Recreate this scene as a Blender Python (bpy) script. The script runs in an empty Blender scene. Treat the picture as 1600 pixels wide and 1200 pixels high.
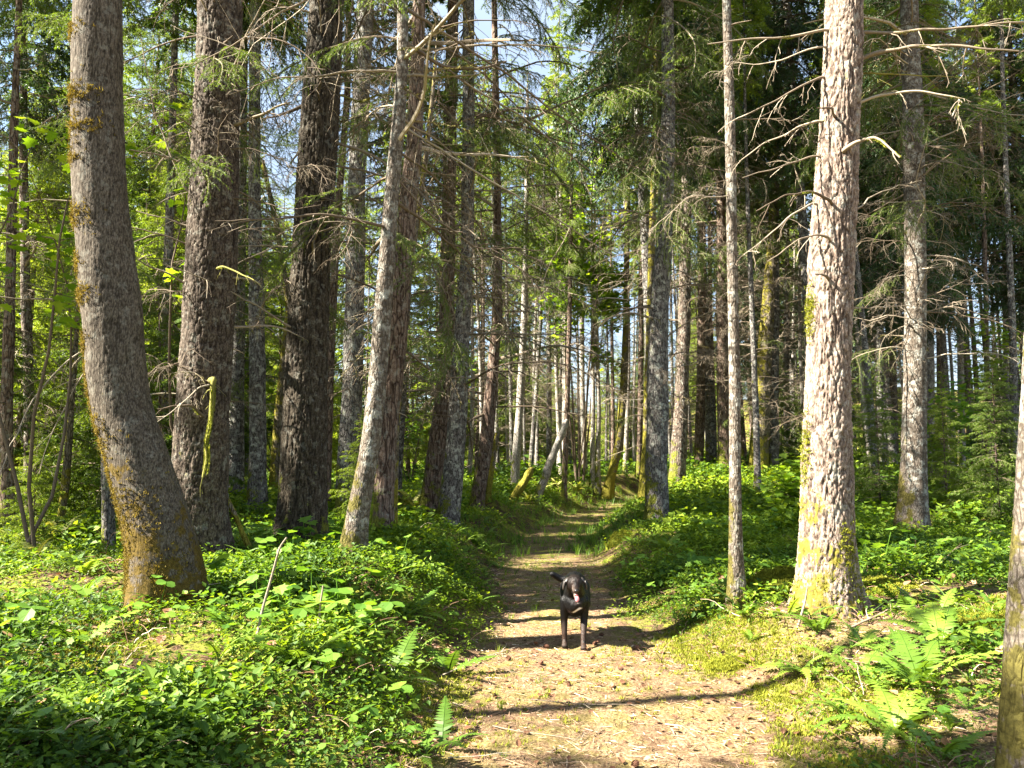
import bpy, math, random
import numpy as np
from mathutils import Vector, Matrix

# ------------------------------------------------------------------ camera, light, exposure
scene = bpy.context.scene
C = scene.collection
FPX, PITCH, CAMZ = 1209.0, math.atan(120 / 1209.0), 1.6
cam_data = bpy.data.cameras.new('camera')
cam_data.sensor_width = 36.0
cam_data.lens = 36.0 * FPX / 1600.0
cam_data.clip_start, cam_data.clip_end = 0.05, 1000
cam = bpy.data.objects.new('camera', cam_data)
C.objects.link(cam)
cam.location = (0, 0, CAMZ)
cam.rotation_euler = (math.pi / 2 + PITCH, 0, 0)
scene.camera = cam

SUN_AZ, SUN_EL = math.radians(-102), math.radians(42)
SUN = Vector((math.sin(SUN_AZ) * math.cos(SUN_EL), math.cos(SUN_AZ) * math.cos(SUN_EL), math.sin(SUN_EL)))
world = bpy.data.worlds.new('World')
scene.world = world
world.use_nodes = True
wn = world.node_tree
bg = wn.nodes['Background']
sky = wn.nodes.new('ShaderNodeTexSky')
sky.sky_type = 'NISHITA'
sky.sun_disc = False
sky.sun_elevation = SUN_EL
sky.sun_rotation = SUN_AZ
sky.dust_density = 0.6
ctc = wn.nodes.new('ShaderNodeTexCoord')
cno = wn.nodes.new('ShaderNodeTexNoise')
cno.inputs['Scale'].default_value = 2.6
cno.inputs['Detail'].default_value = 6
wn.links.new(ctc.outputs['Generated'], cno.inputs['Vector'])
crp = wn.nodes.new('ShaderNodeMapRange')
wn.links.new(cno.outputs['Fac'], crp.inputs[0])
for _i, _v in enumerate((.36, .62, .12, .75)):
    crp.inputs[_i + 1].default_value = _v
cmx = wn.nodes.new('ShaderNodeMix')
cmx.data_type = 'RGBA'
wn.links.new(crp.outputs[0], cmx.inputs[0])
wn.links.new(sky.outputs[0], cmx.inputs[6])
cmx.inputs[7].default_value = (2.3, 2.7, 3.2, 1)   # thin high cloud
wn.links.new(cmx.outputs[2], bg.inputs[0])
bg.inputs[1].default_value = 0.05
sd = bpy.data.lights.new('sun', 'SUN')
sd.energy = 5.0
sd.angle = math.radians(0.55)
sd.color = (1.0, 0.93, 0.80)
so = bpy.data.objects.new('sun', sd)
C.objects.link(so)
so.rotation_euler = SUN.to_track_quat('Z', 'Y').to_euler()
scene.view_settings.view_transform = 'Standard'
scene.view_settings.look = 'None'
scene.view_settings.exposure = 3.0
scene.view_settings.gamma = 1.0
scene.view_settings.use_curve_mapping = False
cy = scene.cycles
cy.max_bounces = 5
cy.diffuse_bounces = 3
cy.glossy_bounces = 2
cy.transmission_bounces = 3
cy.use_denoising = True
cy.caustics_reflective = False
cy.caustics_refractive = False

# ------------------------------------------------------------------ numeric helpers
def at(px, py, d):
    """point on the line of sight through a photo pixel at forward distance d"""
    up = -(py - 600) / FPX
    cy_, sy_ = math.cos(PITCH), math.sin(PITCH)
    t = d / (cy_ - up * sy_)
    return np.array([(px - 800) / FPX * t, d, CAMZ + (sy_ + up * cy_) * t])

def _h(ix, iy, iz, k):
    n = (ix * 73856093) ^ (iy * 19349663) ^ (iz * 83492791) ^ (k * 2654435761)
    n = n & 0xFFFFFFFF
    n = (n ^ (n >> 15)) * 2246822519 & 0xFFFFFFFF
    n = (n ^ (n >> 13)) * 3266489917 & 0xFFFFFFFF
    return ((n ^ (n >> 16)) & 0xFFFFFF) / float(0xFFFFFF)

def vnoise(P, k=0):
    P = np.asarray(P, float)
    i = np.floor(P).astype(np.int64)
    f = P - i
    u = f * f * (3 - 2 * f)
    r = 0
    for a in (0, 1):
        wa = u[..., 0] if a else 1 - u[..., 0]
        for b in (0, 1):
            wb = u[..., 1] if b else 1 - u[..., 1]
            for c in (0, 1):
                wc = u[..., 2] if c else 1 - u[..., 2]
                r = r + wa * wb * wc * _h(i[..., 0] + a, i[..., 1] + b, i[..., 2] + c, k)
    return r * 2 - 1

def fbm(P, o=4, k=0):
    s, a, r = 1.0, 1.0, 0
    for j in range(o):
        r = r + a * vnoise(np.asarray(P) * s, k + j)
        s *= 2.03
        a *= 0.5
    return r

def n2(x, y, s, o=3, k=0):
    return fbm(np.stack([np.asarray(x) * s, np.asarray(y) * s, np.zeros_like(np.asarray(x, float)) + .37], -1), o, k)

def worley(P):
    i = np.floor(P).astype(np.int64)
    f1 = np.full(P.shape[:-1], 9.0)
    f2 = f1.copy()
    for a in (-1, 0, 1):
        for b in (-1, 0, 1):
            for c in (-1, 0, 1):
                ii = i + np.array([a, b, c])
                q = np.stack([_h(ii[..., 0], ii[..., 1], ii[..., 2], k) for k in (11, 12, 13)], -1) + ii
                d = np.sqrt(((q - P) ** 2).sum(-1))
                f2 = np.minimum(f2, np.maximum(f1, d))
                f1 = np.minimum(f1, d)
    return f1, f2

def rotz(a):
    a = np.asarray(a, float)
    c, s, z, o = np.cos(a), np.sin(a), np.zeros_like(a), np.ones_like(a)
    return np.stack([np.stack([c, -s, z], -1), np.stack([s, c, z], -1), np.stack([z, z, o], -1)], -2)
def roty(a):
    a = np.asarray(a, float)
    c, s, z, o = np.cos(a), np.sin(a), np.zeros_like(a), np.ones_like(a)
    return np.stack([np.stack([c, z, s], -1), np.stack([z, o, z], -1), np.stack([-s, z, c], -1)], -2)
def rotx(a):
    a = np.asarray(a, float)
    c, s, z, o = np.cos(a), np.sin(a), np.zeros_like(a), np.ones_like(a)
    return np.stack([np.stack([o, z, z], -1), np.stack([z, c, -s], -1), np.stack([z, s, c], -1)], -2)

class Geo:
    """collects vertices and faces; built into ONE mesh object"""
    def __init__(s):
        s.V, s.F, s.M, s.R, s.n = [], [], [], [], 0
    def add(s, V, F, rnd=0.5, mat=0):
        V = np.asarray(V, float).reshape(-1, 3)
        F = np.asarray(F, np.int64)
        s.V.append(V)
        s.F.append(F + s.n)
        s.M.append(mat)
        s.R.append(np.broadcast_to(np.asarray(rnd, float), (len(V),)).copy())
        s.n += len(V)
    def tube(s, P, R, k=5, rnd=.5, mat=0):
        P = np.asarray(P, float)
        n = len(P)
        T = np.gradient(P, axis=0)
        T /= np.linalg.norm(T, axis=1)[:, None] + 1e-9
        ref = np.array([0, 0, 1.0]) if abs(T[:, 2]).mean() < .8 else np.array([1.0, 0, 0])
        A = np.cross(T, ref)
        A /= np.linalg.norm(A, axis=1)[:, None] + 1e-9
        B = np.cross(T, A)
        th = np.arange(k) / k * 2 * math.pi
        V = P[:, None, :] + np.asarray(R, float)[:, None, None] * (np.cos(th)[None, :, None] * A[:, None, :] + np.sin(th)[None, :, None] * B[:, None, :])
        i = np.arange(n - 1)[:, None] * k
        j = np.arange(k)[None, :]
        F = np.stack([i + j, i + (j + 1) % k, i + k + (j + 1) % k, i + k + j], -1).reshape(-1, 4)
        s.add(V, F, rnd, mat)
    def inst(s, tpl, Rm, S, T, rnd=None, jitter=.25):
        """many transformed copies of a template Geo merged into this one mesh"""
        N = len(T)
        if N == 0:
            return
        S = np.asarray(S, float)
        S = S[:, None, None] if S.ndim == 1 else S[:, None, :]
        if rnd is None:
            rnd = np.random.rand(N)
        V0 = np.concatenate(tpl.V)
        r0 = np.concatenate(tpl.R)
        V = np.einsum('nij,vj->nvi', Rm, V0) if S.shape[-1] == 1 else np.einsum('nij,nvj->nvi', Rm, V0[None] * S)
        if S.shape[-1] == 1:
            V = V * S
        V = V + np.asarray(T)[:, None, :]
        rr = np.clip(rnd[:, None] * (1 - jitter) + r0[None] * jitter, 0, 1).reshape(-1)
        s.V.append(V.reshape(-1, 3))
        s.R.append(rr)
        nv = len(V0)
        for F, m in zip(tpl.F, tpl.M):
            FF = F[None] + (np.arange(N) * nv)[:, None, None] + s.n
            s.F.append(FF.reshape(-1, F.shape[1]))
            s.M.append(m)
        s.n += N * nv
    def compact(s):
        """merge blocks with equal face size and material, to keep templates cheap"""
        V, R = np.concatenate(s.V), np.concatenate(s.R)
        d = {}
        for F, m in zip(s.F, s.M):
            d.setdefault((F.shape[1], m), []).append(F)
        s.V, s.R = [V], [R]
        s.F = [np.concatenate(v) for v in d.values()]
        s.M = [k[1] for k in d]
        return s
    def mesh(s, name, mats, smooth=False, attrs=None):
        V, R = np.concatenate(s.V), np.concatenate(s.R)
        me = bpy.data.meshes.new(name)
        me.vertices.add(len(V))
        me.vertices.foreach_set('co', V.astype(np.float32).ravel())
        nl = sum(F.size for F in s.F)
        npoly = sum(len(F) for F in s.F)
        me.loops.add(nl)
        me.loops.foreach_set('vertex_index', np.concatenate([F.ravel() for F in s.F]).astype(np.int32))
        tot = np.concatenate([np.full(len(F), F.shape[1]) for F in s.F])
        me.polygons.add(npoly)
        me.polygons.foreach_set('loop_start', np.concatenate([[0], np.cumsum(tot)[:-1]]).astype(np.int32))
        me.polygons.foreach_set('material_index', np.concatenate([np.full(len(F), m) for F, m in zip(s.F, s.M)]).astype(np.int32))
        me.polygons.foreach_set('use_smooth', np.full(npoly, smooth))
        at_ = me.attributes.new('rnd', 'FLOAT', 'POINT')
        at_.data.foreach_set('value', R.astype(np.float32))
        for k_, v_ in (attrs or {}).items():
            a = me.attributes.new(k_, 'FLOAT', 'POINT')
            a.data.foreach_set('value', np.asarray(v_, np.float32))
        for m in mats:
            me.materials.append(m)
        me.update(calc_edges=True)
        return me

def link(name, data, parent=None, loc=(0, 0, 0), rot=None, scale=None):
    o = bpy.data.objects.new(name, data)
    C.objects.link(o)
    o.location = loc
    if rot is not None:
        o.rotation_euler = rot
    if scale is not None:
        o.scale = (scale,) * 3 if np.isscalar(scale) else scale
    if parent is not None:
        o.parent = parent
    return o

def tag(o, label=None, cat=None, group=None, kind=None):
    for k, v in (('label', label), ('category', cat), ('group', group), ('kind', kind)):
        if v:
            o[k] = v
    return o

# ------------------------------------------------------------------ materials
def new_mat(name):
    m = bpy.data.materials.new(name)
    m.use_nodes = True
    return m, m.node_tree, m.node_tree.nodes, m.node_tree.links

def ramp(N, stops, interp='LINEAR'):
    r = N.new('ShaderNodeValToRGB')
    e = r.color_ramp.elements
    r.color_ramp.interpolation = interp
    while len(e) < len(stops):
        e.new(0.5)
    for el, (p, c) in zip(e, stops):
        el.position = p
        el.color = (*c, 1)
    return r

def mixc(N, L, fac, a, b, mode='MIX'):
    m = N.new('ShaderNodeMix')
    m.data_type = 'RGBA'
    m.blend_type = mode
    for sock, v in ((m.inputs[0], fac), (m.inputs[6], a), (m.inputs[7], b)):
        if hasattr(v, 'links'):
            L.new(v, sock)
        elif isinstance(v, tuple):
            sock.default_value = (*v, 1)
        else:
            sock.default_value = v
    return m.outputs[2]

def math_(N, L, op, a, b=0.0, clamp=False):
    m = N.new('ShaderNodeMath')
    m.operation = op
    m.use_clamp = clamp
    for sock, v in ((m.inputs[0], a), (m.inputs[1], b)):
        if hasattr(v, 'links'):
            L.new(v, sock)
        else:
            sock.default_value = v
    return m.outputs[0]

def maprange(N, L, v, a, b, c=0.0, d=1.0):
    m = N.new('ShaderNodeMapRange')
    L.new(v, m.inputs[0])
    for i, x in enumerate((a, b, c, d)):
        m.inputs[i + 1].default_value = x
    return m.outputs[0]

def noise_(N, L, vec, scale, detail=4, rough=.6):
    n = N.new('ShaderNodeTexNoise')
    n.inputs['Scale'].default_value = scale
    n.inputs['Detail'].default_value = detail
    n.inputs['Roughness'].default_value = rough
    if vec is not None:
        L.new(vec, n.inputs['Vector'])
    return n.outputs['Fac']

def leaf_mat(name, stops, trans=.45, rough=.5, tint=(1.25, 1.15, .45), spec=.35, objvar=0.12):
    m, nt, N, L = new_mat(name)
    p = N['Principled BSDF']
    a = N.new('ShaderNodeAttribute')
    a.attribute_name = 'rnd'
    oi = N.new('ShaderNodeObjectInfo')
    v = math_(N, L, 'ADD', a.outputs['Fac'], math_(N, L, 'MULTIPLY', math_(N, L, 'SUBTRACT', oi.outputs['Random'], .5), objvar * 2), True)
    r = ramp(N, stops)
    L.new(v, r.inputs[0])
    L.new(r.outputs[0], p.inputs['Base Color'])
    p.inputs['Roughness'].default_value = rough
    p.inputs['Specular IOR Level'].default_value = spec
    t = N.new('ShaderNodeBsdfTranslucent')
    tc = mixc(N, L, 1.0, r.outputs[0], tint, 'MULTIPLY')
    L.new(tc, t.inputs[0])
    mx = N.new('ShaderNodeMixShader')
    mx.inputs[0].default_value = trans
    L.new(p.outputs[0], mx.inputs[1])
    L.new(t.outputs[0], mx.inputs[2])
    L.new(mx.outputs[0], N['Material Output'].inputs[0])
    return m

def rnd_mat(name, stops, rough=.85, bump=0.0, bscale=60):
    m, nt, N, L = new_mat(name)
    p = N['Principled BSDF']
    a = N.new('ShaderNodeAttribute')
    a.attribute_name = 'rnd'
    tc = N.new('ShaderNodeTexCoord')
    nz = noise_(N, L, tc.outputs['Object'], bscale, 3)
    r = ramp(N, stops)
    L.new(math_(N, L, 'ADD', a.outputs['Fac'], math_(N, L, 'MULTIPLY', math_(N, L, 'SUBTRACT', nz, .5), .5), True), r.inputs[0])
    L.new(r.outputs[0], p.inputs['Base Color'])
    p.inputs['Roughness'].default_value = rough
    p.inputs['Specular IOR Level'].default_value = .2
    if bump:
        b = N.new('ShaderNodeBump')
        b.inputs['Strength'].default_value = bump
        b.inputs['Distance'].default_value = .01
        L.new(nz, b.inputs['Height'])
        L.new(b.outputs[0], p.inputs['Normal'])
    return m

def bark_mat(name, dark, mid, light, moss=.3, mosscol=(.16, .17, .025), lichen=.2, scale=16, zs=.22, hi=False, bump=.8, mosslow=.8, mossx=.5, bands=0.0, lichcol=(.42, .42, .36)):
    m, nt, N, L = new_mat(name)
    p = N['Principled BSDF']
    p.inputs['Roughness'].default_value = .9
    p.inputs['Specular IOR Level'].default_value = .12
    tc = N.new('ShaderNodeTexCoord')
    oi = N.new('ShaderNodeObjectInfo')
    off = N.new('ShaderNodeVectorMath')
    off.operation = 'SCALE'
    L.new(oi.outputs['Location'], off.inputs[0])
    off.inputs['Scale'].default_value = 3.1
    co = N.new('ShaderNodeVectorMath')
    co.operation = 'ADD'
    L.new(tc.outputs['Object'], co.inputs[0])
    L.new(off.outputs[0], co.inputs[1])
    mp = N.new('ShaderNodeMapping')
    mp.inputs['Scale'].default_value = (1, 1, zs)
    L.new(co.outputs[0], mp.inputs[0])
    # warped cell edges give plates and furrows
    wn_ = N.new('ShaderNodeTexNoise')
    wn_.inputs['Scale'].default_value = scale * .5
    wn_.inputs['Detail'].default_value = 2
    L.new(mp.outputs[0], wn_.inputs['Vector'])
    wv = N.new('ShaderNodeVectorMath')
    wv.operation = 'MULTIPLY_ADD'
    L.new(wn_.outputs['Color'], wv.inputs[0])
    wv.inputs[1].default_value = (1.4 / scale,) * 3
    L.new(mp.outputs[0], wv.inputs[2])
    vo = N.new('ShaderNodeTexVoronoi')
    vo.feature = 'DISTANCE_TO_EDGE'
    vo.inputs['Scale'].default_value = scale
    L.new(wv.outputs[0], vo.inputs['Vector'])
    crack_s = maprange(N, L, vo.outputs['Distance'], 0.0, .16)
    if hi:
        at_ = N.new('ShaderNodeAttribute')
        at_.attribute_name = 'crack'
        crack = math_(N, L, 'MULTIPLY', at_.outputs['Fac'], maprange(N, L, crack_s, 0, 1, .72, 1.0))
    else:
        crack = crack_s
    mpf = N.new('ShaderNodeMapping')
    mpf.inputs['Scale'].default_value = (1, 1, min(1, zs * 2.2))
    L.new(co.outputs[0], mpf.inputs[0])
    fine = noise_(N, L, mpf.outputs[0], scale * 3.2, 5, .75)
    big = noise_(N, L, co.outputs[0], 3.2, 4, .65)
    c = mixc(N, L, crack, dark, mid)
    c = mixc(N, L, math_(N, L, 'MULTIPLY', maprange(N, L, fine, .42, .62), crack), c, light)
    c = mixc(N, L, maprange(N, L, big, .3, .7, .35, 0), c, tuple(v * .55 for v in mid))
    if bands:
        mp2 = N.new('ShaderNodeMapping')
        mp2.inputs['Scale'].default_value = (.8, .8, 7)
        L.new(co.outputs[0], mp2.inputs[0])
        bn = noise_(N, L, mp2.outputs[0], 2.0, 4, .7)
        c = mixc(N, L, math_(N, L, 'MULTIPLY', maprange(N, L, bn, .5, .6), bands), c, dark)
    if lichen:
        ln = noise_(N, L, co.outputs[0], 11, 5, .7)
        c = mixc(N, L, math_(N, L, 'MULTIPLY', maprange(N, L, ln, .56 - .1 * lichen, .62), min(1, lichen * 1.6)), c, lichcol)
    if moss:
        sep = N.new('ShaderNodeSeparateXYZ')
        L.new(tc.outputs['Object'], sep.inputs[0])
        low = maprange(N, L, sep.outputs['Z'], 0.0, 1.5, mosslow * .3, 0)
        geo = N.new('ShaderNodeNewGeometry')
        sg = N.new('ShaderNodeSeparateXYZ')
        L.new(geo.outputs['Normal'], sg.inputs[0])
        side = maprange(N, L, sg.outputs['X'], .4, -.9, -.12 * mossx, .2 * mossx)
        mn = noise_(N, L, co.outputs[0], 5.5, 5, .7)
        mm = math_(N, L, 'ADD', math_(N, L, 'ADD', mn, low), side)
        mk = maprange(N, L, mm, .74 - moss * .25, .80 - moss * .25)
        mcn = noise_(N, L, co.outputs[0], 40, 3, .7)
        mc = mixc(N, L, maprange(N, L, mcn, .35, .65), tuple(v * .45 for v in mosscol), mosscol)
        c = mixc(N, L, mk, c, mc)
    L.new(c, p.inputs['Base Color'])
    h = math_(N, L, 'ADD', math_(N, L, 'MULTIPLY', crack_s, .8 if not hi else .25), math_(N, L, 'MULTIPLY', fine, .5))
    b = N.new('ShaderNodeBump')
    b.inputs['Strength'].default_value = bump
    b.inputs['Distance'].default_value = .02 if not hi else .012
    L.new(h, b.inputs['Height'])
    L.new(b.outputs[0], p.inputs['Normal'])
    return m

M = {}
M['fir_hi'] = bark_mat('fir_bark', (.022, .013, .010), (.17, .12, .09), (.44, .36, .30), moss=.15, mosscol=(.20, .17, .03), lichen=.25, hi=True, scale=22, mosslow=.7, mossx=.45)
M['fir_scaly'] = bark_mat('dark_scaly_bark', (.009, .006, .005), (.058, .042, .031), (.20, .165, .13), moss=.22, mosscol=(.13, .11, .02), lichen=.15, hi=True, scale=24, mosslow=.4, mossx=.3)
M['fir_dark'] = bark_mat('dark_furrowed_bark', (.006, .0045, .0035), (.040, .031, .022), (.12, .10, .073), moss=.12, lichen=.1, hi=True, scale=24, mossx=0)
M['maple_hi'] = bark_mat('maple_bark', (.016, .012, .008), (.068, .053, .038), (.23, .195, .155), moss=.30, mosscol=(.115, .078, .018), lichen=.1, hi=True, scale=55, zs=.08, mosslow=1.1, mossx=.3, bump=.6)
M['lichen_bark'] = bark_mat('lichen_bark', (.055, .043, .032), (.12, .097, .074), (.22, .19, .16), moss=.14, mosscol=(.11, .095, .025), lichen=.6, lichcol=(.29, .285, .25), scale=34, zs=.28, bands=.7, bump=.6)
M['fir'] = bark_mat('fir_bark_mid', (.018, .012, .009), (.11, .08, .06), (.25, .2, .165), moss=.3, lichen=.3, scale=20, zs=.2)
M['grey'] = bark_mat('grey_bark', (.018, .015, .013), (.12, .105, .095), (.26, .24, .22), moss=.22, lichen=.5, scale=26, zs=.3)
M['red'] = bark_mat('reddish_bark', (.02, .012, .009), (.13, .085, .062), (.28, .21, .165), moss=.3, lichen=.2, scale=18, zs=.2)
M['pale'] = bark_mat('pale_bark', (.09, .075, .06), (.27, .24, .205), (.45, .41, .36), moss=.22, lichen=.4, scale=22, zs=.4, bump=.4)
M['mossy'] = bark_mat('mossy_bark', (.03, .024, .015), (.16, .13, .09), (.28, .24, .17), moss=.95, mosscol=(.27, .24, .035), lichen=.2, scale=20, zs=.3)
M['deadwood'] = rnd_mat('dead_branch_bark', [(0, (.045, .032, .02)), (.5, (.14, .105, .072)), (.8, (.28, .235, .17)), (1, (.22, .21, .09))], bump=.5, bscale=45)
M['twig_pale'] = rnd_mat('bleached_twigs', [(0, (.11, .08, .055)), (.5, (.25, .20, .145)), (1, (.46, .40, .31))], bump=.3)
M['mossbranch'] = rnd_mat('mossy_twigs', [(0, (.05, .045, .015)), (.5, (.15, .14, .03)), (1, (.28, .25, .07))])
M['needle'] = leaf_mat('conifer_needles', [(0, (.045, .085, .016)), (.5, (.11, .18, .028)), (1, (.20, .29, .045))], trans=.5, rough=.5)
M['needle_dark'] = leaf_mat('dark_conifer_needles', [(0, (.020, .045, .018)), (.5, (.045, .09, .026)), (1, (.09, .15, .036))], trans=.3, rough=.5)  # the hemlocks' own darker green
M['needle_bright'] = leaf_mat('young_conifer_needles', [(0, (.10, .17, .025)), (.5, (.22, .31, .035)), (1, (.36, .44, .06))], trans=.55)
M['leaf_small'] = leaf_mat('ground_cover_leaves', [(0, (.02, .055, .009)), (.35, (.07, .145, .014)), (.7, (.19, .29, .02)), (1, (.32, .41, .035))], trans=.5, rough=.6, spec=.3)
M['leaf_big'] = leaf_mat('broad_leaves', [(0, (.06, .15, .02)), (.5, (.13, .26, .03)), (1, (.24, .38, .05))], trans=.5, rough=.5)
M['leaf_maple'] = leaf_mat('maple_leaves', [(0, (.10, .20, .02)), (.5, (.20, .33, .03)), (1, (.34, .44, .05))], trans=.55, rough=.5, tint=(1.3, 1.2, .3))
M['fern'] = leaf_mat('fern_fronds', [(0, (.05, .11, .015)), (.5, (.12, .22, .025)), (1, (.25, .34, .045))], trans=.45, rough=.45)
M['fern_pale'] = leaf_mat('yellow_fern_fronds', [(0, (.15, .18, .03)), (.5, (.27, .30, .06)), (1, (.42, .40, .12))], trans=.45, rough=.5)
M['litter'] = rnd_mat('litter_sticks', [(0, (.05, .028, .018)), (.35, (.16, .09, .055)), (.7, (.38, .25, .16)), (1, (.68, .58, .44))])
M['deadleaf'] = leaf_mat('dead_leaves', [(0, (.07, .03, .018)), (.5, (.22, .11, .06)), (1, (.46, .30, .17))], trans=.2, tint=(1, .8, .6), rough=.7, spec=.2)
M['moss'] = leaf_mat('moss_tufts', [(0, (.07, .085, .012)), (.5, (.19, .21, .022)), (1, (.36, .35, .045))], trans=.3, rough=.8, spec=.1)
M['moss_brown'] = leaf_mat('brown_moss_tufts', [(0, (.04, .028, .01)), (.5, (.12, .088, .022)), (1, (.24, .19, .05))], trans=.3, rough=.8, spec=.1)
M['cone'] = rnd_mat('cone_scales', [(0, (.07, .03, .018)), (1, (.2, .1, .06))])

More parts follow.
